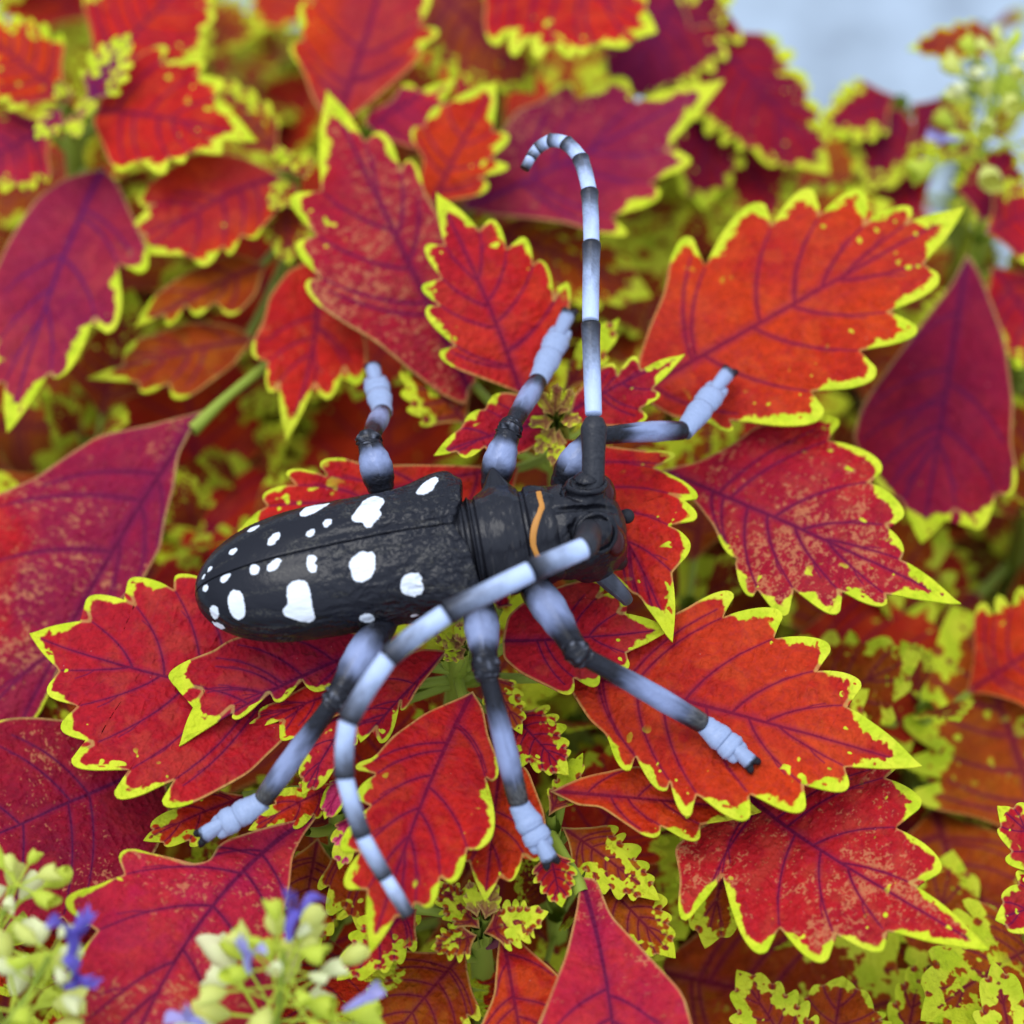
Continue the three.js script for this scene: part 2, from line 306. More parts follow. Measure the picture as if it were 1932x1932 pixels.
function tube(pts, radii, seg = 10, rad = 8) { // pts in cm
  const c = new THREE.CatmullRomCurve3(pts, false, 'catmullrom', 0.5), g = new THREE.TubeGeometry(c, seg, 1, rad, false);
  const p = g.attributes.position, q = new THREE.Vector3();
  for (let i = 0; i <= seg; i++) { const t = i / seg, C = c.getPointAt(t), x = t * (radii.length - 1), k = Math.min(radii.length - 2, Math.floor(x)), r = mix(radii[k], radii[k + 1], x - k); for (let j = 0; j <= rad; j++) { const a = i * (rad + 1) + j; q.fromBufferAttribute(p, a).sub(C).multiplyScalar(r).add(C); p.setXYZ(a, q.x, q.y, q.z); } }
  g.computeVertexNormals(); return toMetres(g);
}
let seedN = 100;
const optsOf = (d) => {
  const c = d.c || 'red', s = d.seed ?? (seedN += 13), pl = PAL[c];
  return { a: pl[0], b: pl[1], c: pl[2], p: d.wash === 'orange' ? lin(196, 96, 30) : lin(122, 22, 66), v: PALV[c].map((q) => q * 0.8), y: YEL[0], yw: 0.84 * (d.yw ?? 0.14), isl: d.isl ?? 0, purple: d.purple ?? 0, fleck: d.fleck ?? 0, arch: d.arch ?? 0.04, fold: d.fold ?? 0.10, wave: d.wave ?? 0.12, cup: d.cup ?? 0.12, lift: d.lift ?? 0, quilt: d.quilt ?? 1, seed: s, n: d.n ?? 110, k: d.k ?? 9, res: d.res ?? 352 };
};
// a blade of even teeth in a plane: base, tip, half widths, teeth
function evenSides(b, t, wl, wr, n, amp, r) {
  const dx = t[0] - b[0], dy = t[1] - b[1], L = Math.hypot(dx, dy), nx = dy / L, ny = -dx / L;
  const env = (s) => s < 0.4 ? Math.sin(Math.PI / 2 * s / 0.4) ** 1.15 : Math.cos(Math.PI / 2 * (s - 0.4) / 0.6) ** 0.85;
  return [[wl, 1], [wr, -1]].map(([w, sg]) => {
    const at = (s, k, q) => { const e = env(s) * w * k * sg, o = [b[0] + dx * s + nx * e, b[1] + dy * s + ny * e]; if (q !== undefined) o.push(q); return o; };
    const a = [at(0.1, 0.8), at(0.2, 0.95)];
    for (let i = 0; i < n; i++) { const s = mix(0.34, 0.86, i / (n - 1)) + (r() - 0.5) * 0.07, k = 0.7 + 0.6 * r(); a.push(at(s, 1 + amp * k, 1), at(s + 0.012, 1 - amp * 1.1 * k, 0)); }
    return a;
  });
}
const gapZone = [[1400, -120], [1465, 100], [1560, 140], [1715, 195], [1870, 205], [1860, 100], [1825, 70], [1870, 30], [1860, -120]];
function inZone(p) { let c = false; for (let i = 0, j = gapZone.length - 1; i < gapZone.length; j = i++) { const a = gapZone[i], b = gapZone[j]; if ((a[1] > p[1]) !== (b[1] > p[1]) && p[0] < (b[0] - a[0]) * (p[1] - a[1]) / (b[1] - a[1]) + a[0]) c = !c; } return c; }

function plant(label, cx, cy, h, leaves) {
  const C = P(cx, cy, h), at = V(C.x, GROUND + 0.4, C.z), g = thing('coleus_plant', label, 'coleus plant', at);
  const stemTop = C.clone().sub(at), lean = V(0.5 * Math.sin(cx), 0, 0.5 * Math.cos(cy));
  put('stem', tube([V(0, -0.6, 0), lean.clone().setY(stemTop.y * 0.5), V(0, stemTop.y, 0)], [0.34, 0.3, 0.17], 14, 8), petMat('green'), g);
  for (const d of leaves) {
    const o = optsOf(d), B = P(...d.b), T = P(...d.t), e1 = T.clone().sub(B), len = e1.length(); e1.normalize();
    const n = V(0, 1, 0).addScaledVector(e1, -e1.y).normalize().applyAxisAngle(e1, d.roll ?? 0), e2 = e1.clone().cross(n);
    const f0 = baseRelief(o, len);
    const flat = (q) => { // from a place in the photograph to the blade's own plane, its relief allowed for
      const dir = dirOf(q[0], q[1]); let u = 0, v = 0;
      for (let r = 0; r < 5; r++) { const off = f0(u, v), t = (B.clone().sub(eye).dot(n) + off) / dir.dot(n), w = eye.clone().addScaledVector(dir, t).sub(B); u = w.dot(e1); v = w.dot(e2); if (r < 4) { u = clampN(u, -0.5 * len, 1.6 * len); v = clampN(v, -1.2 * len, 1.2 * len); } }
      return q.length > 2 ? [u, v, q[2]] : [u, v];
    };
    let L = d.L, Rr = d.R;
    if (!L) [L, Rr] = evenSides(d.b, d.t, d.w[0], d.w[1], d.teeth ?? 5, d.amp ?? 0.13, rng(o.seed));
    L = L.map(flat); Rr = Rr.map(flat);
    const ctrl = d.m ? flat(d.m) : [len * 0.5, 0];
    if (d.m) { ctrl[0] = 2 * ctrl[0] - len / 2; ctrl[1] = 2 * ctrl[1]; }
    const lf = buildLeaf(L, Rr, ctrl, len, o);
    const m = put('leaf', lf.g, lf.mat, g); m.position.copy(B).sub(at).multiplyScalar(CM);
    m.quaternion.setFromRotationMatrix(new THREE.Matrix4().makeBasis(e1, n, e2)); m.updateMatrix();
    if (d.label) m.userData.label = d.label;
    // petiole from the stem to the blade, in the blade's own axes
    const A = d.pet ? P(...d.pet) : V(at.x + lean.x * 0.1, Math.min(B.y, h) - 0.7, at.z + lean.z * 0.1);
    const loc = (p) => { const q = p.clone().sub(B); return V(q.dot(e1), q.dot(n), q.dot(e2)); };
    const a0 = loc(A), b0 = V(len * 0.06, f0(len * 0.06, 0) - 0.07, 0), mid = a0.clone().lerp(b0, 0.55).add(V(0, d.pet ? 0.1 : -0.12, 0));
    put('petiole', tube([a0, mid, b0], [0.1, 0.09, d.pet ? 0.13 : 0.08], 8, 7), petMat(d.petc || 'green'), m);
  }
  return g;
}

// ---------------------------------------------------------------- the coleus plants in view
plant('red and orange coleus shoot with a yellow bud, in front of the beetle head', 1050, 790, -0.5, [
  { b: [1195, 745, -0.8], t: [1820, 394, -0.1], m: [1500, 572], c: 'orange', yw: 0.17, purple: 0.12, isl: 0.05, n: 150, res: 448, arch: 0.03, fold: 0.06,
    L: [[1205, 680], [1225, 620], [1255, 550], [1304, 457, 1], [1331, 502, 0], [1436, 396, 1], [1454, 431, 0], [1530, 367, 1], [1545, 410, 0], [1628, 369, 1], [1630, 425, 0], [1716, 401, 1], [1709, 423, 0]],
    R: [[1270, 790], [1338, 798], [1380, 813, 1], [1377, 794, 0], [1542, 778, 1], [1529, 739, 0], [1645, 703, 1], [1622, 662, 0], [1722, 620, 1], [1674, 590, 0], [1763, 526, 1], [1742, 499, 0]] },
  { b: [985, 748, -0.6], t: [823, 364, 0.5], m: [915, 560], c: 'red', yw: 0.10, purple: 0.15, isl: 0.03, n: 140, res: 400,
    L: [[976, 741], [899, 712], [835, 665, 1], [858, 652, 0], [810, 585, 1], [829, 576, 0], [801, 539, 1], [833, 524, 0], [809, 466, 1], [838, 462, 0]],
    R: [[1035, 715], [1065, 640], [1074, 585], [1064, 537, 1], [1045, 566, 0], [1018, 497, 1], [1006, 501, 0], [983, 452, 1], [956, 472, 0], [924, 420, 1], [905, 436, 0]] },
  { b: [885, 735, -1.3], t: [617, 172, -0.5], m: [735, 420], c: 'crimson', yw: 0.17, fleck: 0.8, purple: 0.25, n: 140, res: 400, label: 'crimson leaf flecked with tan',
    L: [[880, 768], [830, 745], [760, 690], [706, 645], [640, 607], [585, 536, 1], [606, 525, 0], [566, 462, 1], [598, 445, 0], [559, 372, 1], [606, 360, 0]],
    R: [[900, 720], [880, 600], [850, 450], [800, 362], [768, 308, 1], [756, 325, 0], [712, 258, 1], [688, 268, 0]] },
  { b: [1075, 778, -0.25], t: [1292, 668, 0.35], c: 'crimson', yw: 0.15, isl: 0.08, n: 90, res: 256, purple: 0.3,
    L: [[1085, 745], [1110, 720], [1157, 690, 1], [1165, 708, 0], [1200, 677, 1], [1210, 697, 0]], R: [[1100, 803], [1150, 806], [1217, 786, 1], [1205, 772, 0], [1242, 745, 1], [1230, 735, 0]] },
  { b: [1035, 795, -0.25], t: [818, 860, 0.2], c: 'crimson', yw: 0.14, isl: 0.08, n: 90, res: 256, purple: 0.3,
    L: [[1020, 758], [960, 742], [930, 752, 1], [915, 772, 0], [880, 795, 1], [868, 808, 0]], R: [[1030, 830], [990, 856], [930, 854, 1], [915, 843, 0], [876, 862, 1], [862, 852, 0]] },
  { b: [1045, 842, -0.5], t: [1269, 1213, -0.15], m: [1175, 1010], c: 'red', yw: 0.15, isl: 0.04, n: 140, res: 400,
    L: [[1042, 890], [1085, 980], [1150, 1080], [1180, 1105], [1196, 1118, 1], [1203, 1122, 0], [1240, 1172]],
    R: [[1060, 828], [1140, 845], [1220, 852], [1270, 866, 1], [1232, 882, 0], [1305, 943, 1], [1263, 931, 0], [1306, 982, 1], [1263, 992, 0], [1296, 1038, 1], [1268, 1080, 0]] },
  { b: [1250, 886, -1.4], t: [1813, 1142, -0.9], m: [1480, 985], c: 'crimson', yw: 0.17, fleck: 1.0, isl: 0.06, purple: 0.2, n: 150, res: 448, petc: 'purple', label: 'crimson leaf mottled with tan and yellow',
    L: [[1315, 876], [1382, 841], [1429, 805], [1500, 797], [1579, 801, 1], [1562, 831, 0], [1655, 888, 1], [1638, 909, 0], [1697, 976, 1], [1668, 990, 0], [1700, 1043, 1], [1699, 1056, 0]],
    R: [[1275, 920], [1310, 948], [1348, 993], [1388, 1047, 1], [1387, 1062, 0], [1418, 1122, 1], [1429, 1112, 0], [1485, 1157, 1], [1497, 1112, 0], [1580, 1152, 1], [1581, 1113, 0], [1667, 1138, 1], [1668, 1120, 0]] },
  // the low pair, mostly behind the beetle
  { b: [980, 880, -0.9], t: [448, 1003, -0.8], c: 'red', yw: 0.18, isl: 0.06, n: 110, res: 320,
    L: [[900, 880], [800, 880], [700, 878], [610, 880, 1], [620, 900, 0], [545, 898, 1], [560, 915, 0], [500, 940, 1], [505, 955, 0]], R: [[960, 960], [850, 1010], [700, 1040], [560, 1050, 1], [560, 1030, 0], [500, 1030]] },
  { b: [1062, 742, -1.2], t: [1168, 600, -0.6], w: [26, 26], teeth: 3, c: 'brown', yw: 0.22, isl: 0.1, n: 60, k: 6, res: 160 },
  { b: [880, 800, -1.6], t: [760, 668, -1.2], w: [60, 70], teeth: 4, c: 'brown', yw: 0.24, isl: 0.1, n: 90, res: 224 },
  { b: [1046, 782, 0.1], t: [1052, 722, 0.7], w: [12, 13], teeth: 2, c: 'bud', yw: 0.05, n: 40, k: 4, res: 64 },
  { b: [1052, 785, 0.1], t: [1082, 732, 0.7], w: [12, 13], teeth: 2, c: 'bud', yw: 0.05, n: 40, k: 4, res: 64 },
  { b: [1044, 785, 0.1], t: [1016, 738, 0.6], w: [12, 13], teeth: 2, c: 'bud', yw: 0.05, n: 40, k: 4, res: 64 },
  { b: [1044, 795, 0.0], t: [998, 800, 0.5], w: [14, 14], teeth: 2, c: 'bud', yw: 0.07, n: 40, k: 4, res: 64 },
  { b: [1056, 795, 0.0], t: [1098, 790, 0.5], w: [14, 14], teeth: 2, c: 'bud', yw: 0.07, n: 40, k: 4, res: 64 },
  { b: [1048, 805, -0.1], t: [1010, 858, 0.1], w: [16, 16], teeth: 3, c: 'bud', yw: 0.12, isl: 0.1, n: 50, k: 4, res: 64 },
  { b: [1056, 808, -0.1], t: [1040, 880, 0.0], w: [16, 16], teeth: 3, c: 'bud', yw: 0.14, isl: 0.1, n: 50, k: 4, res: 64 },
]);
plant('red and orange coleus shoot under the near legs of the beetle', 866, 1225, -0.6, [
  { b: [1055, 1262, -0.8], t: [1740, 1447, -0.5], m: [1405, 1352], c: 'orange', yw: 0.17, isl: 0.04, purple: 0.08, n: 160, res: 512, fold: 0.06,
    L: [[1100, 1225], [1180, 1190], [1281, 1158], [1379, 1129, 1], [1364, 1165, 0], [1469, 1165, 1], [1460, 1205, 0], [1560, 1229, 1], [1537, 1266, 0], [1619, 1298, 1], [1592, 1331, 0]],
    R: [[1079, 1310], [1112, 1361], [1146, 1389], [1187, 1450, 1], [1199, 1426, 0], [1254, 1487, 1], [1264, 1475, 0], [1302, 1536, 1], [1315, 1499, 0], [1409, 1540, 1], [1412, 1497, 0], [1513, 1523, 1], [1513, 1480, 0], [1596, 1483, 1], [1594, 1447, 0]] },
  { b: [948, 1210, -0.5], t: [1266, 1187, -0.4], m: [1100, 1203], c: 'crimson', yw: 0.13, isl: 0.03, n: 130, res: 352, purple: 0.1,
    L: [[958, 1165], [985, 1140], [1060, 1105], [1135, 1106, 1], [1125, 1128, 0], [1182, 1128, 1], [1165, 1156, 0]],
    R: [[950, 1245], [981, 1272], [1040, 1300], [1078, 1306, 1], [1083, 1279, 0], [1125, 1292, 1], [1132, 1265, 0], [1184, 1257, 1], [1182, 1232, 0]] },
  { b: [892, 1305, -0.7], t: [698, 1800, -0.3], m: [797, 1512], c: 'red', yw: 0.12, n: 150, res: 448, purple: 0.08,
    L: [[860, 1322], [801, 1348], [740, 1392], [706, 1428], [676, 1453, 1], [710, 1460, 0], [679, 1507, 1], [700, 1520, 0], [653, 1604, 1], [683, 1604, 0], [659, 1675, 1], [693, 1679, 0]],
    R: [[912, 1340], [921, 1390], [928, 1469, 1], [916, 1466, 0], [909, 1588, 1], [882, 1601, 0], [850, 1662, 1], [831, 1652, 0], [806, 1710, 1], [784, 1703, 0], [765, 1728, 1], [748, 1728, 0]] },
  { b: [640, 1325, -1.1], t: [56, 1197, -1.1], m: [330, 1280], c: 'crimson', yw: 0.12, purple: 0.08, n: 150, res: 448, wash: 'x',
    L: [[600, 1230], [500, 1150], [420, 1110], [374, 1090], [332, 1094, 1], [330, 1114, 0], [246, 1104, 1], [255, 1141, 0], [168, 1138, 1], [172, 1172, 0]],
    R: [[590, 1340], [539, 1395], [472, 1459], [418, 1490], [313, 1513, 1], [328, 1473, 0], [222, 1496, 1], [246, 1453, 0], [143, 1432, 1], [182, 1402, 0], [121, 1368, 1], [148, 1332, 0], [94, 1301, 1], [112, 1265, 0]] },
  { b: [720, 1215, -0.55], t: [338, 1409, -0.75], m: [540, 1290], c: 'crimson', yw: 0.26, isl: 0.12, purple: 0.3, n: 120, res: 352, label: 'crimson leaf with broad yellow patches',
    L: [[640, 1185], [520, 1190], [440, 1205], [400, 1230], [327, 1284, 1], [385, 1300, 0]],
    R: [[690, 1255], [640, 1288], [590, 1300, 1], [568, 1280, 0], [522, 1322, 1], [507, 1304, 0], [443, 1352, 1], [440, 1330, 0]] },
  { b: [700, 1285, -0.9], t: [460, 1377, -0.95], c: 'red', yw: 0.12, n: 90, res: 256, L: [[600, 1285], [520, 1325], [490, 1345, 1], [488, 1352, 0]], R: [[650, 1345], [590, 1375], [531, 1390, 1], [537, 1358, 0]] },
  { b: [845, 1228, -0.75], t: [680, 1402, -0.9], c: 'crimson', yw: 0.11, n: 100, res: 288, L: [[790, 1225], [700, 1280], [660, 1340], [655, 1375, 1], [672, 1370, 0]], R: [[820, 1260], [785, 1305], [757, 1338, 1], [756, 1322, 0], [718, 1397, 1], [710, 1372, 0]] },
  { b: [672, 1330, -1.0], t: [570, 1500, -0.9], c: 'magenta', yw: 0.14, n: 90, res: 224, w: [34, 40], teeth: 3, amp: 0.1 },
  { b: [880, 1215, -0.5], t: [815, 1205, 0.0], w: [16, 14], teeth: 3, c: 'bud', yw: 0.14, isl: 0.2, n: 44, k: 4, res: 64 },
  { b: [880, 1225, -0.5], t: [835, 1245, -0.1], w: [14, 14], teeth: 3, c: 'bud', yw: 0.14, isl: 0.2, n: 44, k: 4, res: 64 },
  { b: [872, 1218, -0.4], t: [866, 1170, 0.0], w: [12, 12], teeth: 2, c: 'bud', yw: 0.14, isl: 0.2, n: 44, k: 4, res: 64 },
  { b: [940, 1150, -0.8], t: [953, 1105, -0.6], w: [20, 20], teeth: 2, c: 'crimson', yw: 0.08, n: 44, k: 4, res: 64 },
  { b: [955, 1340, -1.4], t: [1073, 1463, -1.1], w: [55, 50], teeth: 5, amp: 0.16, c: 'crimson', yw: 0.15, isl: 0.08, n: 90, res: 224 },
  { b: [920, 1270, -1.0], t: [985, 1385, -1.1], w: [34, 30], teeth: 4, c: 'brown', yw: 0.14, isl: 0.08, n: 70, k: 6, res: 160 },
]);
plant('coleus shoot of red leaves with a pale yellow bud, beside the purple leaf', 130, 215, -1.0, [
  { b: [182, 210, -1.2], t: [485, 267, -0.8], m: [320, 225], c: 'red', yw: 0.17, n: 120, res: 288, isl: 0.04,
    L: [[200, 168], [243, 120], [313, 96, 1], [302, 120, 0], [383, 125, 1], [367, 142, 0], [418, 163, 1], [402, 186, 0]],
    R: [[176, 235], [195, 276], [236, 320, 1], [263, 300, 0], [312, 324, 1], [318, 296, 0], [348, 306, 1], [358, 285, 0], [418, 284, 1], [392, 262, 0]] },
  { b: [195, 318, -1.9], t: [14, 818, -2.2], m: [110, 510], c: 'purple', yw: 0.18, purple: 0.4, n: 120, res: 320, label: 'purple leaf with a yellow tip',
    L: [[120, 340], [67, 378], [17, 455], [-20, 540], [-28, 620, 1], [0, 640, 0], [-10, 720, 1], [10, 720, 0]],
    R: [[225, 350], [255, 420], [263, 512, 1], [222, 498, 0], [200, 622, 1], [180, 596, 0], [108, 705, 1], [96, 700, 0]] },
  { b: [125, 190, -1.2], t: [-70, 40, -0.8], w: [75, 80], teeth: 5, c: 'orange', yw: 0.14, isl: 0.05, n: 90, res: 256 },
  { b: [175, 150, -1.7], t: [400, -70, -1.2], w: [110, 110], teeth: 6, c: 'red', yw: 0.13, n: 100, res: 288 },
  { b: [100, 235, -1.6], t: [-70, 340, -1.8], w: [75, 75], teeth: 5, c: 'magenta', yw: 0.14, purple: 0.5, n: 90, res: 224 },
  { b: [165, 195, -0.8], t: [245, 62, -0.3], w: [38, 36], teeth: 4, amp: 0.2, c: 'purple', yw: 0.2, n: 80, k: 7, res: 160, purple: 0.6 },
  { b: [118, 205, -0.8], t: [66, 262, -0.4], w: [24, 20], teeth: 3, c: 'purple', yw: 0.2, n: 60, k: 5, res: 96 },
  { b: [130, 200, -0.7], t: [108, 150, -0.2], w: [18, 16], teeth: 3, c: 'bud', yw: 0.2, n: 44, k: 4, res: 64, isl: 0.2 },
  { b: [138, 210, -0.7], t: [185, 195, -0.3], w: [16, 16], teeth: 3, c: 'bud', yw: 0.2, n: 44, k: 4, res: 64, isl: 0.2 },
  { b: [130, 215, -0.7], t: [150, 260, -0.4], w: [18, 18], teeth: 3, c: 'bud', yw: 0.2, n: 44, k: 4, res: 64, isl: 0.2 },
]);
plant('orange leaved coleus shoot between the purple leaf and the flecked crimson leaf', 545, 335, -1.7, [
  { b: [536, 337, -1.7], t: [268, 480, -1.8], m: [415, 375], c: 'orange', yw: 0.16, purple: 0.25, n: 110, res: 288,
    L: [[455, 297], [364, 291], [317, 323], [269, 384, 1], [293, 386, 0], [258, 436, 1], [276, 442, 0]], R: [[525, 400], [495, 430], [480, 450, 1], [455, 444, 0], [431, 480, 1], [420, 464, 0], [383, 500, 1], [360, 484, 0]] },
  { b: [500, 500, -2.5], t: [254, 618, -2.4], c: 'brown', yw: 0.18, n: 90, res: 224, L: [[440, 480], [380, 500], [305, 545]], R: [[485, 555], [430, 592, 1], [405, 570, 0], [367, 594, 1], [350, 574, 0], [315, 612, 1], [310, 592, 0]] },
  { b: [480, 640, -3.0], t: [165, 714, -2.8], c: 'brown', yw: 0.22, n: 90, res: 224, L: [[450, 620], [370, 605], [286, 632], [238, 668, 1], [234, 690, 0]], R: [[440, 692], [404, 718], [330, 748, 1], [318, 724, 0], [268, 738, 1], [262, 722, 0]] },
  { b: [600, 490, -1.7], t: [540, 832, -2.3], m: [590, 660], c: 'red', yw: 0.18, fleck: 0.2, n: 110, res: 256, L: [[545, 510], [508, 560], [496, 610], [484, 672, 1], [505, 682, 0], [514, 738, 1], [527, 720, 0]], R: [[650, 560], [692, 640], [668, 722, 1], [650, 690, 0], [613, 750, 1], [595, 722, 0]] },
  { b: [385, 775, -2.2], t: [10, 1430, -3.2], m: [190, 1080], pet: [505, 688, -2.4], c: 'crimson', yw: 0.05, purple: 0.6, fleck: 0.45, wash: 'x', n: 130, res: 400, fold: 0.18, label: 'large magenta leaf on a long green stalk',
    L: [[355, 785], [286, 804], [189, 822], [128, 862], [60, 908], [-30, 945], [-60, 1060], [-70, 1200], [-30, 1340]], R: [[360, 812], [337, 858], [327, 926], [313, 976], [303, 1037], [270, 1095], [200, 1160], [120, 1240], [80, 1340]] },
  { b: [560, 340, -1.5], t: [508, 395, -1.5], w: [26, 24], teeth: 3, c: 'brown', yw: 0.2, n: 50, k: 5, res: 96, isl: 0.1 },
  { b: [552, 330, -1.2], t: [590, 295, -0.8], w: [22, 20], teeth: 3, c: 'brown', yw: 0.2, n: 50, k: 5, res: 96, isl: 0.1 },
  { b: [548, 325, -1.2], t: [520, 275, -0.9], w: [20, 20], teeth: 3, c: 'brown', yw: 0.22, n: 50, k: 5, res: 96, isl: 0.2 },
  { b: [540, 360, -2.0], t: [545, 500, -2.2], w: [45, 45], teeth: 4, c: 'brown', yw: 0.16, n: 80, k: 7, res: 160 },
  { b: [530, 300, -2.2], t: [400, 145, -1.9], w: [42, 42], teeth: 4, c: 'brown', yw: 0.2, n: 80, k: 7, res: 160 },
]);
plant('coleus shoot of orange and red leaves beside the bent antenna tip', 690, 250, -1.5, [
  { b: [630, 250, -1.6], t: [745, -110, -1.0], m: [690, 70], c: 'orange', yw: 0.13, purple: 0.45, n: 110, res: 288, L: [[590, 190], [570, 130], [553, 88, 1], [572, 76, 0], [575, 10, 1], [592, 0, 0], [620, -60, 1]], R: [[700, 195], [735, 165], [790, 90, 1], [775, 100, 0], [822, 60, 1], [790, 50, 0], [800, -20, 1]] },
  { b: [690, 245, -1.7], t: [862, 148, -1.2], c: 'magenta', yw: 0.13, purple: 0.4, n: 90, res: 224, L: [[690, 215], [740, 190], [772, 160, 1], [790, 172, 0]], R: [[730, 265], [790, 285], [830, 230, 1], [832, 200, 0]] },
  { b: [815, 388, -1.5], t: [935, 155, -0.8], c: 'orange', yw: 0.16, n: 110, res: 256, L: [[790, 350], [800, 300], [782, 248, 1], [800, 238, 0], [826, 205, 1], [842, 196, 0]], R: [[865, 378], [918, 352, 1], [905, 335, 0], [955, 313, 1], [925, 300, 0], [955, 256, 1], [930, 246, 0]] },
]);
plant('coleus shoot with a broad dull purple leaf behind the bent antenna tip', 860, 400, -2.6, [
  { b: [868, 394, -2.6], t: [1366, 153, -1.6], m: [1080, 300], c: 'purple', yw: 0.2, purple: 0.4, fleck: 0.2, n: 120, res: 320,
    L: [[900, 340], [940, 260], [976, 209], [1020, 195], [1078, 164, 1], [1090, 192, 0], [1180, 157, 1], [1200, 195, 0]], R: [[920, 408], [1000, 415], [1075, 424], [1130, 442], [1182, 438, 1], [1152, 410, 0], [1240, 366, 1], [1225, 345, 0], [1297, 300, 1], [1252, 286, 0]] },
  { b: [900, 430, -3.4], t: [1230, 560, -3.6], w: [80, 80], teeth: 5, c: 'brown', yw: 0.26, isl: 0.1, n: 80, k: 7, res: 160 },
  { b: [850, 440, -3.2], t: [760, 330, -3.0], w: [60, 60], teeth: 5, c: 'brown', yw: 0.2, n: 80, k: 7, res: 160 },
]);
plant('tall coleus shoot of broad red leaves at the back of the bed', 960, -120, -1.2, [
  { b: [880, -110, -1.6], t: [1240, 62, -0.8], w: [110, 130], teeth: 6, c: 'red', yw: 0.2, n: 100, res: 256 },
  { b: [800, -40, -2.4], t: [1010, 175, -2.6], w: [85, 90], teeth: 6, c: 'brown', yw: 0.18, n: 90, res: 224, purple: 0.3 },
  { b: [1330, -80, -2.6], t: [1165, 190, -2.9], w: [120, 130], teeth: 6, c: 'dark', yw: 0.1, purple: 0.5, n: 90, res: 224, pet: [1300, -120, -3] },
]);
plant('coleus shoot of dark red leaves beside the gap to the pale pavement', 1330, 60, -2.6, [
  { b: [1310, 40, -2.7], t: [1565, 330, -3.4], w: [85, 105], teeth: 6, c: 'dark', yw: 0.16, n: 90, res: 224 },
  { b: [1320, 80, -3.2], t: [1330, 400, -3.6], w: [95, 95], teeth: 6, c: 'dark', yw: 0.2, n: 90, res: 224 },
  { b: [1300, 60, -2.6], t: [1380, -60, -2.2], w: [46, 40], teeth: 4, c: 'dark', yw: 0.2, n: 80, k: 7, res: 160 },
  { b: [1380, 260, -4.2], t: [1480, 430, -4.3], w: [80, 80], teeth: 5, c: 'crimson', yw: 0.24, n: 80, k: 7, res: 192 },
]);
plant('coleus shoot of dark red leaves below the gap to the pale pavement', 1700, 190, -3.4, [
  { b: [1690, 180, -3.4], t: [1545, 250, -3.4], w: [52, 55], teeth: 4, c: 'dark', yw: 0.22, n: 80, k: 7, res: 192 },
  { b: [1700, 200, -3.5], t: [1640, 360, -4.0], w: [80, 80], teeth: 5, c: 'dark', yw: 0.2, n: 80, k: 7, res: 192 },
  { b: [1720, 195, -3.5], t: [1850, 300, -3.8], w: [60, 60], teeth: 4, c: 'dark', yw: 0.24, n: 80, k: 7, res: 192 },
  { b: [1760, 330, -4.4], t: [1560, 440, -4.8], w: [75, 75], teeth: 5, c: 'crimson', yw: 0.2, n: 80, k: 7, res: 192 },
]);
plant('coleus shoot with a hanging dark magenta leaf by the orange leaf tip', 1850, 450, -3.0, [
  { b: [1825, 478, -3.0], t: [1738, 1027, -3.8], m: [1785, 740], c: 'dark', yw: 0.22, purple: 0.3, n: 110, res: 288, fold: 0.16,
    L: [[1790, 545], [1700, 660], [1625, 765], [1608, 830], [1640, 890], [1668, 922, 1], [1702, 945, 0]], R: [[1850, 520], [1895, 640], [1912, 760], [1908, 840], [1900, 930, 1], [1880, 930, 0], [1838, 995, 1], [1803, 958, 0]] },
  { b: [1860, 440, -2.8], t: [2010, 380, -2.4], w: [70, 75], teeth: 5, c: 'crimson', yw: 0.16, n: 80, k: 7, res: 192 },
  { b: [1900, 70, -2.6], t: [1712, 92, -2.4], w: [30, 34], teeth: 4, c: 'brown', yw: 0.1, n: 80, k: 7, res: 160, pet: [1930, 200, -3.4] },
  { b: [1850, 420, -3.0], t: [1900, 270, -2.6], w: [62, 62], teeth: 5, c: 'dark', yw: 0.14, n: 80, k: 7, res: 192 },
  { b: [1870, 500, -3.4], t: [2010, 720, -3.8], w: [80, 80], teeth: 5, c: 'crimson', yw: 0.18, n: 80, k: 7, res: 192 },
]);
plant('coleus shoot with a bleached crimson leaf, under the long orange leaf', 1400, 1480, -1.8, [
  { b: [1400, 1488, -1.7], t: [1866, 1794, -1.0], m: [1560, 1612], c: 'crimson', yw: 0.13, fleck: 0.75, isl: 0.02, n: 150, res: 448, label: 'crimson leaf with bleached tan patches',
    L: [[1460, 1480], [1560, 1455], [1684, 1449, 1], [1669, 1467, 0], [1731, 1523, 1], [1690, 1561, 0], [1765, 1645, 1], [1716, 1665, 0]],
    R: [[1360, 1540], [1310, 1570], [1272, 1600], [1284, 1662], [1304, 1731, 1], [1362, 1648, 0], [1378, 1712], [1443, 1792, 1], [1470, 1749, 0], [1557, 1808, 1], [1572, 1760, 0], [1663, 1788, 1], [1668, 1756, 0]] },
  { b: [1400, 1500, -3.2], t: [1330, 1790, -3.4], w: [90, 80], teeth: 5, c: 'brown', yw: 0.24, n: 80, k: 7, res: 192 },
  { b: [1420, 1470, -3.0], t: [1640, 1300, -3.2], w: [70, 70], teeth: 5, c: 'brown', yw: 0.26, isl: 0.1, n: 80, k: 7, res: 192 },
]);
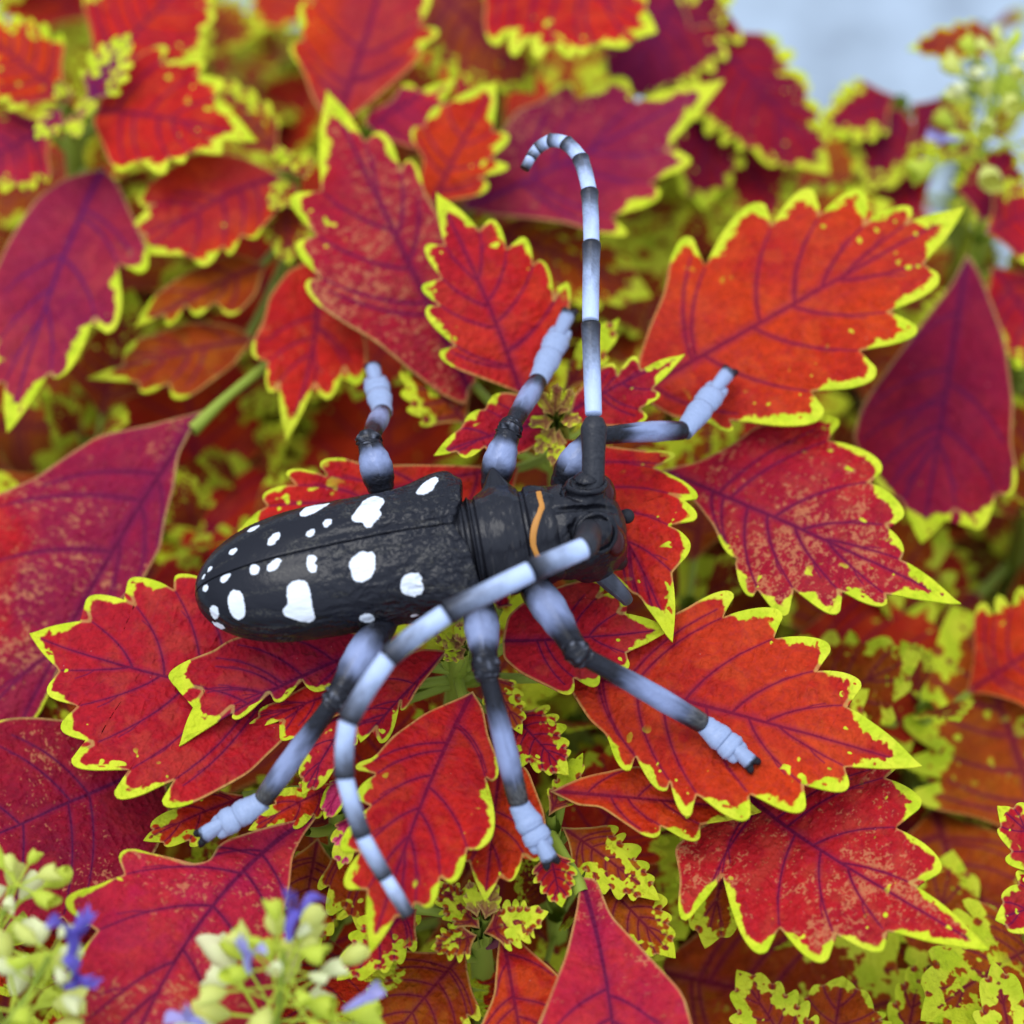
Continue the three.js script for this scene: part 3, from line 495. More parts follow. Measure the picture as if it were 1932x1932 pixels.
plant('coleus shoot with an orange leaf and a magenta leaf on a green stalk', 1040, 1560, -1.8, [
  { b: [1038, 1494, -1.3], t: [1436, 1532, -1.05], m: [1230, 1508], c: 'orange', yw: 0.13, n: 110, res: 288, L: [[1103, 1467], [1180, 1447], [1280, 1447], [1360, 1478]], R: [[1088, 1521], [1134, 1524], [1189, 1560], [1238, 1576, 1], [1247, 1558, 0], [1315, 1581, 1], [1322, 1556, 0]] },
  { b: [1095, 1655, -1.6], t: [1170, 2190, -1.2], m: [1150, 1890], pet: [1040, 1575, -1.9], c: 'magenta', yw: 0.05, fleck: 0.3, purple: 0.15, n: 130, res: 400, fold: 0.14, label: 'magenta leaf with a pale midrib',
    L: [[1088, 1716], [1068, 1803], [1035, 1887], [1005, 1960], [1020, 2050, 1], [1040, 2030, 0], [1080, 2120, 1], [1100, 2095, 0]], R: [[1125, 1660], [1152, 1729], [1212, 1793], [1290, 1877], [1312, 1960], [1300, 2050, 1], [1270, 2030, 0], [1240, 2120, 1], [1220, 2095, 0]] },
  { b: [1110, 1640, -2.4], t: [1275, 1808, -2.4], w: [62, 60], teeth: 5, c: 'brown', yw: 0.16, n: 90, k: 7, res: 192 },
  { b: [945, 1425, -1.2], t: [915, 1702, -1.1], c: 'orange', yw: 0.16, n: 100, res: 256, L: [[912, 1480], [890, 1560], [868, 1620, 1], [885, 1625, 0]], R: [[995, 1450], [1022, 1520], [1028, 1540], [1010, 1620, 1], [988, 1610, 0], [960, 1660, 1], [945, 1650, 0]] },
  { b: [1060, 1560, -2.0], t: [1245, 1700, -2.1], w: [52, 50], teeth: 5, amp: 0.18, c: 'brown', yw: 0.26, isl: 0.12, n: 80, k: 7, res: 192 },
  { b: [1035, 1540, -1.5], t: [1100, 1420, -1.3], w: [22, 26], teeth: 4, c: 'brown', yw: 0.2, isl: 0.25, n: 60, k: 5, res: 96 },
  { b: [1035, 1600, -1.5], t: [1060, 1712, -1.5], w: [38, 36], teeth: 4, c: 'red', yw: 0.13, n: 70, k: 6, res: 160 },
]);
plant('coleus shoot of small yellow and brown leaves below the near antenna tip', 905, 1755, -2.4, [
  { b: [945, 1748, -2.2], t: [1010, 2120, -2.4], c: 'orange', yw: 0.07, n: 100, res: 256, petc: 'purple', L: [[938, 1800], [932, 1880], [895, 1960], [910, 2030, 1], [930, 2030, 0]], R: [[985, 1780], [1055, 1840], [1105, 1930], [1090, 2030, 1], [1060, 2030, 0]] },
  { b: [905, 1752, -2.0], t: [820, 1660, -1.7], w: [34, 34], teeth: 5, amp: 0.2, c: 'brown', yw: 0.2, isl: 0.15, n: 80, k: 7, res: 160 },
  { b: [912, 1760, -1.9], t: [1035, 1720, -1.6], w: [36, 42], teeth: 5, amp: 0.2, c: 'brown', yw: 0.22, isl: 0.2, n: 80, k: 7, res: 160 },
  { b: [900, 1765, -2.0], t: [812, 1790, -1.8], w: [32, 30], teeth: 4, amp: 0.2, c: 'brown', yw: 0.2, isl: 0.1, n: 80, k: 7, res: 160 },
  { b: [915, 1735, -1.8], t: [935, 1660, -1.4], w: [18, 18], teeth: 3, c: 'bud', yw: 0.2, isl: 0.2, n: 44, k: 4, res: 64 },
  { b: [900, 1730, -1.8], t: [885, 1660, -1.4], w: [16, 16], teeth: 3, c: 'bud', yw: 0.2, isl: 0.2, n: 44, k: 4, res: 64 },
  { b: [790, 1700, -2.2], t: [635, 1850, -2.0], w: [55, 45], teeth: 4, c: 'red', yw: 0.16, n: 90, k: 7, res: 192, pet: [880, 1740, -2.6], purple: 0.2 },
  { b: [880, 1790, -2.9], t: [700, 2010, -3.0], w: [95, 90], teeth: 5, c: 'brown', yw: 0.14, n: 90, k: 7, res: 192 },
]);
plant('coleus shoot with big magenta leaf and pink curled leaves', 640, 1520, -1.7, [
  { b: [602, 1537, -1.5], t: [190, 2110, -0.8], m: [392, 1722], c: 'magenta', yw: 0.07, fleck: 0.35, purple: 0.15, n: 140, res: 448,
    L: [[489, 1567], [414, 1591], [394, 1625], [357, 1631, 0], [300, 1614], [232, 1616, 1], [236, 1650, 0], [180, 1675], [131, 1709, 1], [184, 1757, 0], [128, 1908, 1], [160, 1930, 0], [115, 2000, 1], [150, 2020, 0]],
    R: [[575, 1574], [552, 1618], [546, 1678], [530, 1740], [540, 1800, 1], [522, 1800, 0], [528, 1900, 1], [500, 1900, 0], [430, 2010, 1], [410, 1990, 0]] },
  { b: [642, 1478, -1.6], t: [468, 1567, -1.4], w: [34, 32], teeth: 3, c: 'orange', yw: 0.17, n: 80, k: 7, res: 192 },
  { b: [470, 1500, -1.9], t: [270, 1586, -1.8], w: [46, 40], teeth: 3, c: 'orange', yw: 0.2, n: 80, k: 7, res: 192, pet: [600, 1490, -2.3] },
  { b: [660, 1462, -1.2], t: [612, 1545, -1.0], w: [22, 24], teeth: 2, c: 'pink', yw: 0.06, n: 60, k: 5, res: 128, roll: 0.5 },
  { b: [668, 1530, -1.4], t: [640, 1640, -1.2], w: [26, 26], teeth: 3, c: 'pink', yw: 0.13, n: 60, k: 5, res: 128 },
  { b: [640, 1560, -2.6], t: [780, 1780, -2.8], w: [80, 90], teeth: 5, c: 'brown', yw: 0.14, n: 90, k: 7, res: 192 },
  { b: [600, 1580, -2.8], t: [560, 1820, -2.8], w: [70, 70], teeth: 5, c: 'brown', yw: 0.14, n: 90, k: 7, res: 192 },
]);
plant('dark crimson coleus shoot beside the yellow-green flower spikes', 300, 1430, -2.6, [
  { b: [300, 1440, -2.4], t: [-190, 1655, -2.4], m: [60, 1545], c: 'dark', yw: 0.08, n: 110, res: 288, fleck: 0.2, L: [[220, 1390], [140, 1362], [60, 1355], [-20, 1380, 1], [-20, 1400, 0], [-110, 1450, 1], [-100, 1480, 0]], R: [[325, 1520], [300, 1600], [240, 1690], [140, 1745, 1], [120, 1730, 0], [20, 1775, 1], [10, 1755, 0], [-80, 1740, 1], [-90, 1710, 0]] },
  { b: [260, 1420, -3.4], t: [40, 1320, -3.6], w: [80, 80], teeth: 5, c: 'brown', yw: 0.14, n: 80, k: 7, res: 192 },
]);
plant('coleus shoot with a narrow crimson leaf rimmed cream, at the flower bed edge', 2010, 1640, -2.0, [
  { b: [2030, 1660, -2.0], t: [1882, 1520, -1.6], w: [60, 60], teeth: 3, c: 'crimson', yw: 0.12, n: 80, k: 7, res: 192 },
  { b: [2030, 1690, -2.0], t: [1878, 1735, -1.7], w: [60, 70], teeth: 3, c: 'crimson', yw: 0.12, n: 80, k: 7, res: 192 },
  { b: [1930, 2080, -3.8], t: [1874, 1812, -3.6], w: [60, 60], teeth: 4, c: 'brown', yw: 0.26, n: 80, k: 7, res: 192, pet: [1960, 2050, -3.4] },
]);
plant('coleus shoot of brown leaves blotched yellow, below the bleached leaf', 1560, 2030, -4.5, [
  { b: [1560, 2040, -4.6], t: [1590, 1842, -4.4], w: [110, 110], teeth: 5, c: 'brown', yw: 0.14, n: 80, k: 7, res: 192 },
  { b: [1520, 2030, -4.4], t: [1390, 1830, -4.2], w: [70, 70], teeth: 5, c: 'brown', yw: 0.24, isl: 0.05, n: 80, k: 7, res: 192 },
  { b: [1700, 2020, -4.8], t: [1740, 1800, -4.6], w: [40, 45], teeth: 4, c: 'brown', yw: 0.22, n: 80, k: 7, res: 192 },
]);

// ---------------------------------------------------------------- the beetle figurine
{
  const F = P(866, 985, 1.95), Tl = P(385, 1083, 1.45), th = Math.atan2(-(F.z - Tl.z), F.x - Tl.x);
  const at = V(F.x, 0, F.z);
  const bug = thing('beetle_figurine', 'black toy longhorn beetle with white spots and banded antennae on the coleus leaves', 'toy beetle', at);
  bug.rotation.y = th; bug.updateMatrixWorld(true);
  const cs = Math.cos(th), sn = Math.sin(th);
  const own = (p) => { const x = p.x - at.x, z = p.z - at.z; return V(x * cs - z * sn, p.y - at.y, x * sn + z * cs); };
  const Q = (px, py, h) => own(P(px, py, h));                      // a place in the beetle's own axes, cm
  const ownDir = (d) => V(d.x * cs - d.z * sn, d.y, d.x * sn + d.z * cs);
  const BLACK = [0.012, 0.012, 0.015], PALE = [0.50, 0.60, 0.80], LILAC = [0.27, 0.32, 0.48];
  const speck = tileNoise(256, (x, y) => 0.6 * wnoise(x, y, 34, 3) + 0.4 * wnoise(x, y, 90, 8));
  const plastic = new THREE.MeshPhysicalMaterial({ vertexColors: true, roughness: 0.27, specularIntensity: 0.48, bumpMap: speck, bumpScale: 0.00008 });
  const matte = new THREE.MeshPhysicalMaterial({ vertexColors: true, roughness: 0.42, specularIntensity: 0.6, bumpMap: speck, bumpScale: 0.00006 });
  const grid = (nu, nv, f, close = false) => { // a surface of (nu+1) x (nv+1) points from f(u, v), both 0..1
    const pos = [], uv = [], idx = [];
    for (let i = 0; i <= nu; i++) for (let j = 0; j <= nv; j++) { const p = f(i / nu, j / nv); pos.push(p.x, p.y, p.z); uv.push(i / nu, j / nv); }
    for (let i = 0; i < nu; i++) for (let j = 0; j < nv; j++) { const a = i * (nv + 1) + j, b = a + 1, c = a + nv + 1, d = c + 1; idx.push(a, b, c, b, d, c); }
    const g = new THREE.BufferGeometry(); g.setAttribute('position', new THREE.Float32BufferAttribute(pos, 3)); g.setAttribute('uv', new THREE.Float32BufferAttribute(uv, 2)); g.setIndex(idx); g.computeVertexNormals();
    if (close) { const n = g.attributes.normal; for (let i = 0; i <= nu; i++) { const a = i * (nv + 1), b = a + nv, q = V(n.getX(a) + n.getX(b), n.getY(a) + n.getY(b), n.getZ(a) + n.getZ(b)).normalize(); n.setXYZ(a, q.x, q.y, q.z); n.setXYZ(b, q.x, q.y, q.z); } }
    return g;
  };
  const paint = (g, f) => { const p = g.attributes.position, c = new Float32Array(p.count * 3); for (let i = 0; i < p.count; i++) { const q = f(p.getX(i), p.getY(i), p.getZ(i), i); c.set(q, 3 * i); } g.setAttribute('color', new THREE.BufferAttribute(c, 3)); return g; };
  const dusty = (x, y, z) => { const d = sstep(0.66, 0.84, vnoise(x * 9 + 3, z * 9 + y * 5, 77)) * sstep(0.5, 0.8, vnoise(x * 40, z * 40 + y * 30, 78)) * 0.018; return [BLACK[0] + d * 1.1, BLACK[1] + d * 0.95, BLACK[2] + d * 0.7]; };

  // ---- elytra
  const LEN = 4.44, A0 = 1.09, H0 = 1.0, YB = 0.95;
  const prof = (u) => { // half width, height, base height
    const tail = u > 0.5 ? Math.pow(Math.max(0, 1 - Math.pow((u - 0.5) / 0.5, 2.7)), 0.54) : 1;
    const a = A0 * (1 + 0.05 * Math.sin(u * Math.PI)) * tail * mix(1.0, 0.97, u), h = H0 * mix(1, 0.84, sstep(0.1, 1, u)) * Math.pow(tail, 0.85);
    return [a, h, YB - 0.30 * u * u + 0.10 * (1 - tail)];
  };
  const wrinkle = (x, z) => { const k = sstep(-2.6, -0.9, x); return k * 0.065 * ((1 - Math.abs(2 * fbm(x * 2.4, z * 4.6, 21, 3) - 1)) - 0.55); };
  const elytron = (sg) => {
    const g = grid(130, 84, (u0, v0) => {
      const front = u0 < 0.06 ? u0 / 0.06 : 1, u = Math.max(0, (u0 - 0.06) / 0.94), v = sg > 0 ? 1 - v0 : v0;
      const [a, h, yb] = prof(u), ph = Math.max(0, (v - 0.04) / 0.78) * Math.PI / 2, under = Math.max(0, (v - 0.82) / 0.18), lip = Math.max(0, 1 - v / 0.04);
      let x = 0.08 - LEN * u, zz, y;
      const pc = Math.min(ph, Math.PI / 2);
      zz = a * Math.pow(Math.sin(pc), 0.88); y = yb + h * Math.pow(Math.cos(pc), 0.80);
      if (under > 0) { zz = a * (1 - 0.16 * under * under - 0.05 * under); y = yb - 0.2 * Math.sin(under * 1.5) * Math.min(1, a); }
      zz += 0.012; if (lip > 0) y -= 0.16 * lip * lip;
      // shoulder, groove beside the seam, wrinkled front
      const sh = Math.exp(-(((x + 0.34) / 0.40) ** 2) - (((v - 0.62) / 0.2) ** 2)); zz += 0.17 * sh; y += 0.13 * sh;
      y += wrinkle(x, zz * sg) * Math.cos(pc * 0.8); zz += wrinkle(x + 7, y * 3) * 0.6 * Math.sin(pc);
      y -= 0.03 * Math.exp(-(((zz - 0.16) / 0.06) ** 2)) * sstep(-3.2, -0.6, x);
      const notch = 0.20 * Math.exp(-((zz / 0.34) ** 2)); x -= notch * (1 - sstep(0, 0.12, u));       // the front rim is drawn back at the seam
      x += 0.22 * sh;
      if (front < 1) { const e = 1 - front; x -= 0.02 * e - 0.10 * Math.sin(Math.PI * front) * 0.6; y = mix(y, yb - 0.1 + (y - yb) * 0.55, e * e); zz = mix(zz, zz * 0.62, e * e); }
      return V(x, y, sg * zz);
    });
    return g;
  };
  const spots = [
    [[1480, 385], [1560, 410], [1555, 450], [1520, 490], [1540, 530], [1490, 590], [1440, 640], [1395, 610], [1400, 590], [1330, 590], [1295, 560], [1350, 490], [1400, 420]],
    [[1960, 235], [1980, 265], [1945, 310], [1930, 345], [1860, 385], [1800, 370], [1820, 330], [1880, 270]], [[1180, 412], [1140, 447], [1060, 500], [940, 555], [895, 530], [950, 476], [1050, 438]],
    [[1150, 565], [1155, 600], [1110, 635], [1080, 610], [1100, 570]], [[1020, 640], [1025, 670], [985, 715], [950, 690], [965, 655]], [[750, 665], [760, 700], [700, 770], [655, 770], [660, 730], [700, 680]],
    [[595, 608], [600, 622], [530, 670], [495, 665], [525, 635]], [[420, 785], [425, 810], [385, 850], [355, 835], [375, 800]], [[228, 925], [235, 950], [195, 980], [200, 945]], [[185, 985], [170, 1025], [150, 1030], [165, 995]],
    [[1390, 810], [1430, 825], [1470, 815], [1495, 860], [1485, 900], [1490, 940], [1460, 1020], [1385, 1060], [1310, 1030], [1305, 980], [1280, 915], [1320, 850]],
    [[980, 835], [1030, 850], [1040, 880], [1015, 905], [1045, 930], [1030, 975], [990, 980], [960, 940], [960, 870]], [[750, 865], [770, 890], [720, 960], [670, 975], [645, 950], [690, 890]],
    [[570, 905], [600, 940], [590, 985], [545, 1000], [515, 970], [530, 920]], [[360, 965], [380, 985], [345, 1050], [305, 1060], [290, 1035], [320, 985]], [[200, 1070], [205, 1100], [178, 1135], [155, 1110], [168, 1075]],
    [[380, 1110], [440, 1115], [470, 1150], [485, 1230], [490, 1310], [440, 1350], [380, 1310], [360, 1250], [350, 1180]],
    [[860, 1040], [950, 1035], [985, 1100], [1000, 1220], [1030, 1340], [980, 1365], [900, 1350], [780, 1310], [775, 1260], [820, 1220], [805, 1160], [810, 1080]],
    [[1730, 985], [1830, 980], [1850, 1020], [1835, 1050], [1865, 1080], [1850, 1140], [1780, 1170], [1700, 1140], [1680, 1090], [1690, 1020]],
    [[1410, 1290], [1470, 1300], [1490, 1350], [1430, 1370], [1370, 1345], [1360, 1320]], [[1800, 1295], [1840, 1310], [1770, 1322], [1755, 1310]],
    [[240, 1225], [280, 1250], [285, 1310], [260, 1345], [225, 1310], [210, 1250]], [[225, 1348], [300, 1370], [335, 1405], [305, 1418], [250, 1395]],
  ].map((s) => s.map(([x, y]) => [343.3 + 0.2451 * x, 840.5 + 0.2451 * y]));
  const rayc = new THREE.Raycaster();
  const hitOn = (mesh, px, py) => { // where the line of sight through a place of the photograph meets a part (own axes, cm)
    rayc.set(own(eye), ownDir(dirOf(px, py)).normalize()); const h = rayc.intersectObject(mesh); return h[0];
  };
  for (const sg of [-1, 1]) {
    const g = elytron(sg), probe = new THREE.Mesh(g, new THREE.MeshBasicMaterial({ side: THREE.DoubleSide }));
    const w = 1024, h = 512, px = new Uint8Array(w * h * 4), polys = [];
    for (const s of spots) {
      const fine = []; for (let i = 0; i < s.length; i++) { const a = s[i], b = s[(i + 1) % s.length]; for (let k = 0; k < 3; k++) fine.push([mix(a[0], b[0], k / 3), mix(a[1], b[1], k / 3)]); }
      const hits = fine.map((q) => hitOn(probe, q[0], q[1])).filter(Boolean); if (hits.length < fine.length * 0.7) continue;
      let pl = hits.map((q) => [q.uv.x, q.uv.y]); for (let r = 0; r < 1; r++) pl = pl.map((p, i) => { const a = pl[(i + pl.length - 1) % pl.length], b = pl[(i + 1) % pl.length]; return [(a[0] + 2 * p[0] + b[0]) / 4, (a[1] + 2 * p[1] + b[1]) / 4]; });
      polys.push(pl);
    }
    const box = polys.map((pl) => [Math.min(...pl.map((p) => p[0])) - 0.02, Math.max(...pl.map((p) => p[0])) + 0.02, Math.min(...pl.map((p) => p[1])) - 0.02, Math.max(...pl.map((p) => p[1])) + 0.02]);
    for (let j = 0; j < h; j++) for (let i = 0; i < w; i++) {
      const s = (i + 0.5) / w, t = (j + 0.5) / h, k = 4 * (j * w + i); let wt = 0;
      const jx = s + 0.004 * (vnoise(s * 160, t * 90, 3) - 0.5), jy = t + 0.009 * (vnoise(s * 160, t * 90, 4) - 0.5);
      for (let q = 0; q < polys.length && !wt; q++) { const b = box[q]; if (jx < b[0] || jx > b[1] || jy < b[2] || jy > b[3]) continue; const pl = polys[q]; let c = false; for (let a = 0, d = pl.length - 1; a < pl.length; d = a++) { const A = pl[a], B = pl[d]; if ((A[1] > jy) !== (B[1] > jy) && jx < (B[0] - A[0]) * (jy - A[1]) / (B[1] - A[1]) + A[0]) c = !c; } if (c) wt = 1; }
      const st = vnoise(s * 60, t * 140, 6), dust = sstep(0.62, 0.8, vnoise(s * 14, t * 22, 9)) * sstep(0.45, 0.75, vnoise(s * 190, t * 150, 11)) * 0.03;
      const c = wt ? [0.70 + 0.14 * st, 0.74 + 0.12 * st, 0.78 + 0.06 * st] : [0.010 + dust, 0.010 + dust * 0.9, 0.013 + dust * 0.62];
      px[k] = toS(c[0]); px[k + 1] = toS(c[1]); px[k + 2] = toS(c[2]); px[k + 3] = 255;
    }
    toMetres(g);
    const bump = tileNoise(512, (x, y) => { const k = sstep(0.72, 0.2, x + 0.3 * (vnoise(x * 6, y * 6, 14) - 0.5)), a = 1 - Math.abs(2 * fbm(x * 34, y * 17, 5, 3) - 1), b = vnoise(x * 150, y * 80, 6); return 0.5 + k * 0.55 * (a - 0.7) + 0.035 * (b - 0.5) + 0.10 * (fbm(x * 7, y * 5, 8, 2) - 0.5); });
    put('elytron', g, new THREE.MeshPhysicalMaterial({ map: dataTex(px, w, h), roughness: 0.23, specularIntensity: 0.46, bumpMap: bump, bumpScale: 0.00062, side: THREE.DoubleSide }), bug).userData.label = 'black wing case with white paint spots';
  }
  { // the belly below the wing cases
    const g = new THREE.SphereGeometry(1, 48, 32); g.scale(2.1, 0.5, 0.96); g.rotateZ(0.06); g.translate(-2.2, 0.78, 0);
    put('abdomen', toMetres(paint(g, dusty)), plastic, bug);
  }
  // ---- pronotum: rings, a swelling with a spine on each side, then the neck
  const ring = [[-0.35, 0.62], [-0.12, 0.72], [0.0, 0.77], [0.10, 0.80], [0.15, 0.745], [0.19, 0.745], [0.24, 0.805], [0.285, 0.75], [0.32, 0.75], [0.37, 0.80], [0.46, 0.815], [0.70, 0.85], [0.92, 0.83], [1.06, 0.79], [1.10, 0.735], [1.14, 0.735], [1.19, 0.80], [1.30, 0.815], [1.5, 0.80], [1.75, 0.70]];
  const ringR = (x) => { let k = 0; while (k < ring.length - 2 && ring[k + 1][0] < x) k++; const t = sstep(0, 1, clampN((x - ring[k][0]) / (ring[k + 1][0] - ring[k][0]), 0, 1)); return mix(ring[k][1], ring[k + 1][1], t); };
  const axisY = (x) => 1.10 + 0.03 * x;
  const neck = grid(170, 110, (u, v) => {
    const x = mix(-0.3, 1.7, u), a = v * Math.PI * 2, r = ringR(x + 0.05 * Math.cos(a)) + 0.05 * (fbm(x * 3.2, Math.cos(a) * 3 + Math.sin(a) * 2 + 5, 41, 4) - 0.5) * 2 * sstep(0.3, 0.5, x);
    let z = Math.sin(a) * r * 1.02, y = axisY(x) + Math.cos(a) * r * 0.94;
    for (const sg of [-1, 1]) { const d = Math.hypot(x - 0.74, (Math.cos(a) - 0.12) * 0.8), k = Math.sin(a) * sg > 0 ? Math.exp(-((d / 0.2) ** 2)) : 0; z += sg * (sg < 0 ? 0.42 : 0.26) * k; y += 0.12 * k; }
    return V(x, y, z);
  }, true);
  const neckProbe = new THREE.Mesh(neck.clone(), new THREE.MeshBasicMaterial({ side: THREE.DoubleSide }));
  const pron = put('pronotum', toMetres(paint(neck, dusty)), plastic, bug);

  // ---- head
  const ell = (p, cx, cy, cz, rx, ry, rz) => { const a = (p[0] - cx) / rx, b = (p[1] - cy) / ry, c = (p[2] - cz) / rz, k = Math.sqrt(a * a + b * b + c * c); return (k - 1) * Math.min(rx, ry, rz); };
  const smin = (a, b, k) => { const h = clampN(0.5 + 0.5 * (b - a) / k, 0, 1); return mix(b, a, h) - k * h * (1 - h); };
  const smax = (a, b, k) => -smin(-a, -b, k);
  const SOCK = [[2.16, 1.72, 0.42], [2.16, 1.72, -0.42]], SAX = [V(0.05, 0.82, 0.57).normalize(), V(0.05, 0.82, -0.57).normalize()];
  const cap = (p, a, b, r) => { const dx = b[0] - a[0], dy = b[1] - a[1], dz = b[2] - a[2], t = clampN(((p[0] - a[0]) * dx + (p[1] - a[1]) * dy + (p[2] - a[2]) * dz) / (dx * dx + dy * dy + dz * dz), 0, 1); return Math.hypot(p[0] - a[0] - dx * t, p[1] - a[1] - dy * t, p[2] - a[2] - dz * t) - r; };
  const headF = (x, y, z) => {
    const p = [x, y, Math.abs(z)];
    let d = ell(p, 1.72, 1.15, 0, 0.72, 0.74, 0.80);
    d = smin(d, ell(p, 2.22, 1.05, 0, 0.52, 0.72, 0.74), 0.22);
    d = smin(d, ell(p, 2.34, 0.55, 0, 0.40, 0.42, 0.52), 0.16);
    d = smin(d, ell(p, 2.12, 0.72, 0.46, 0.36, 0.36, 0.26), 0.12);
    d = smin(d, ell(p, 2.60, 0.72, 0.20, 0.14, 0.30, 0.20), 0.08);
    // a raised rim and a cup round each antenna
    const q = V(p[0] - SOCK[0][0], p[1] - SOCK[0][1], p[2] - SOCK[0][2]), hgt = q.dot(SAX[0]), rad = Math.sqrt(Math.max(0, q.lengthSq() - hgt * hgt));
    d = smin(d, Math.hypot(Math.hypot(q.x, q.y, q.z) - 0.0) - 0.30, 0.14);
    d = smin(d, Math.hypot(rad - 0.30, hgt - 0.06) - 0.055, 0.04);
    d = smax(d, -(Math.hypot(rad - 0.37, hgt + 0.03) - 0.035), 0.03);
    d = smax(d, -(Math.hypot(rad - 0.225, hgt - 0.12) - 0.05), 0.03);
    d = smax(d, -cap(p, [1.45, 1.93, 0], [2.62, 1.62, 0], 0.055), 0.05);
    d = smax(d, -cap(p, [1.75, 1.80, 0.30], [1.80, 1.45, 0.74], 0.04), 0.05);
    d += 0.045 * (fbm(x * 5 + z * 3, y * 5 - z * 2, 61, 3) - 0.5);
    return d;
  };
  {
    const res = 92, mc = new MarchingCubes(res, new THREE.MeshBasicMaterial(), false, false, 120000); mc.isolation = 0;
    const c0 = [1.95, 1.05, 0], half = 1.12, hs = res / 2;
    for (let k = 0; k < res; k++) for (let j = 0; j < res; j++) for (let i = 0; i < res; i++) mc.field[i + j * res + k * res * res] = -headF(c0[0] + (i - hs) / hs * half, c0[1] + (j - hs) / hs * half, c0[2] + (k - hs) / hs * half);
    mc.update();
    const n = mc.count, pos = new Float32Array(n * 3), nor = new Float32Array(n * 3), uv = new Float32Array(n * 2);
    for (let i = 0; i < n; i++) { const q = [0, 1, 2].map((k) => c0[k] + mc.positionArray[3 * i + k] * half); pos.set(q, 3 * i); const e = 0.012, g = V(headF(q[0] + e, q[1], q[2]) - headF(q[0] - e, q[1], q[2]), headF(q[0], q[1] + e, q[2]) - headF(q[0], q[1] - e, q[2]), headF(q[0], q[1], q[2] + e) - headF(q[0], q[1], q[2] - e)).normalize(); nor.set([g.x, g.y, g.z], 3 * i); uv.set([q[0] * 0.6, q[2] * 0.6 + q[1] * 0.4], 2 * i); }
    const g = new THREE.BufferGeometry(); g.setAttribute('position', new THREE.BufferAttribute(pos, 3)); g.setAttribute('normal', new THREE.BufferAttribute(nor, 3)); g.setAttribute('uv', new THREE.BufferAttribute(uv, 2));
    paint(g, dusty); toMetres(g);
    const head = put('head', g, plastic, bug);
    for (const sg of [-1, 1]) {
      const e = new THREE.SphereGeometry(1, 32, 24); e.scale(0.18, 0.26, 0.30); e.rotateZ(0.4); e.translate(2.46, 1.46, sg * 0.46); toMetres(e);
      put('eye', e, new THREE.MeshPhysicalMaterial({ color: new THREE.Color().setRGB(0.05, 0.008, 0.007), roughness: 0.2, specularIntensity: 0.45 }), head);
    }
    const p1 = put('palp', paint(tube([Q(1158, 985, 0.9), Q(1172, 979, 0.85), Q(1181, 974, 0.85)], [0.10, 0.085, 0.125], 12, 14), () => BLACK), matte, head);
    const knob = new THREE.SphereGeometry(0.125, 20, 14); const kp = Q(1183, 974, 0.85); knob.translate(kp.x, kp.y, kp.z); put('palp_tip', paint(toMetres(knob), () => BLACK), matte, p1);
    put('palp', paint(tube([Q(1130, 1080, 0.5), Q(1152, 1100, 0.35), Q(1175, 1122, 0.2), Q(1184, 1134, 0.05)], [0.15, 0.15, 0.13, 0.10], 16, 14), (x, y, z) => { const n = vnoise(x * 900, z * 900, 5); const k = 0.05 + 0.12 * n; return [k * 0.8, k * 0.85, k]; }), matte, head);
    put('mandible', paint(tube([V(2.45, 0.55, 0.28), V(2.62, 0.35, 0.26), V(2.66, 0.18, 0.12)], [0.2, 0.16, 0.05], 12, 12), () => BLACK), plastic, head);
    put('mandible', paint(tube([V(2.45, 0.55, -0.28), V(2.62, 0.35, -0.26), V(2.66, 0.18, -0.12)], [0.2, 0.16, 0.05], 12, 12), () => BLACK), plastic, head);
  }
  { // the orange line of paint across the neck
    const line = [[1018, 905], [1016, 916], [1016, 928], [1020, 944], [1022, 954], [1018, 966], [1013, 982], [1009, 998], [1007, 1014], [1008, 1028], [1012, 1042], [1020, 1056], [1030, 1068]].map((q) => hitOn(neckProbe, q[0], q[1])).filter(Boolean);
    const c = new THREE.CatmullRomCurve3(line.map((h) => h.point)), pos = [], idx = [], M = 70;
    for (let i = 0; i <= M; i++) { const t = i / M, p = c.getPointAt(t), n = V(0, p.y - axisY(p.x), p.z).normalize(), tg = c.getTangentAt(t), sd = tg.clone().cross(n).normalize(), w = 0.046 + 0.022 * vnoise(i * 0.16, 2, 8); for (const k of [-1, -0.6, 0.6, 1]) { const q = p.clone().addScaledVector(sd, k * w).addScaledVector(n, Math.abs(k) === 1 ? -0.012 : 0.014); pos.push(q.x, q.y, q.z); } }
    for (let i = 0; i < M; i++) for (let j = 0; j < 3; j++) { const a = i * 4 + j; idx.push(a, a + 1, a + 4, a + 1, a + 5, a + 4); }
    const g = new THREE.BufferGeometry(); g.setAttribute('position', new THREE.Float32BufferAttribute(pos, 3)); g.setIndex(idx); g.computeVertexNormals(); toMetres(g);
    put('paint_stripe', g, new THREE.MeshPhysicalMaterial({ color: new THREE.Color().setRGB(...lin(212, 140, 48, 0.8)), roughness: 0.55, side: THREE.DoubleSide }), pron).userData.label = 'orange painted stripe';
  }
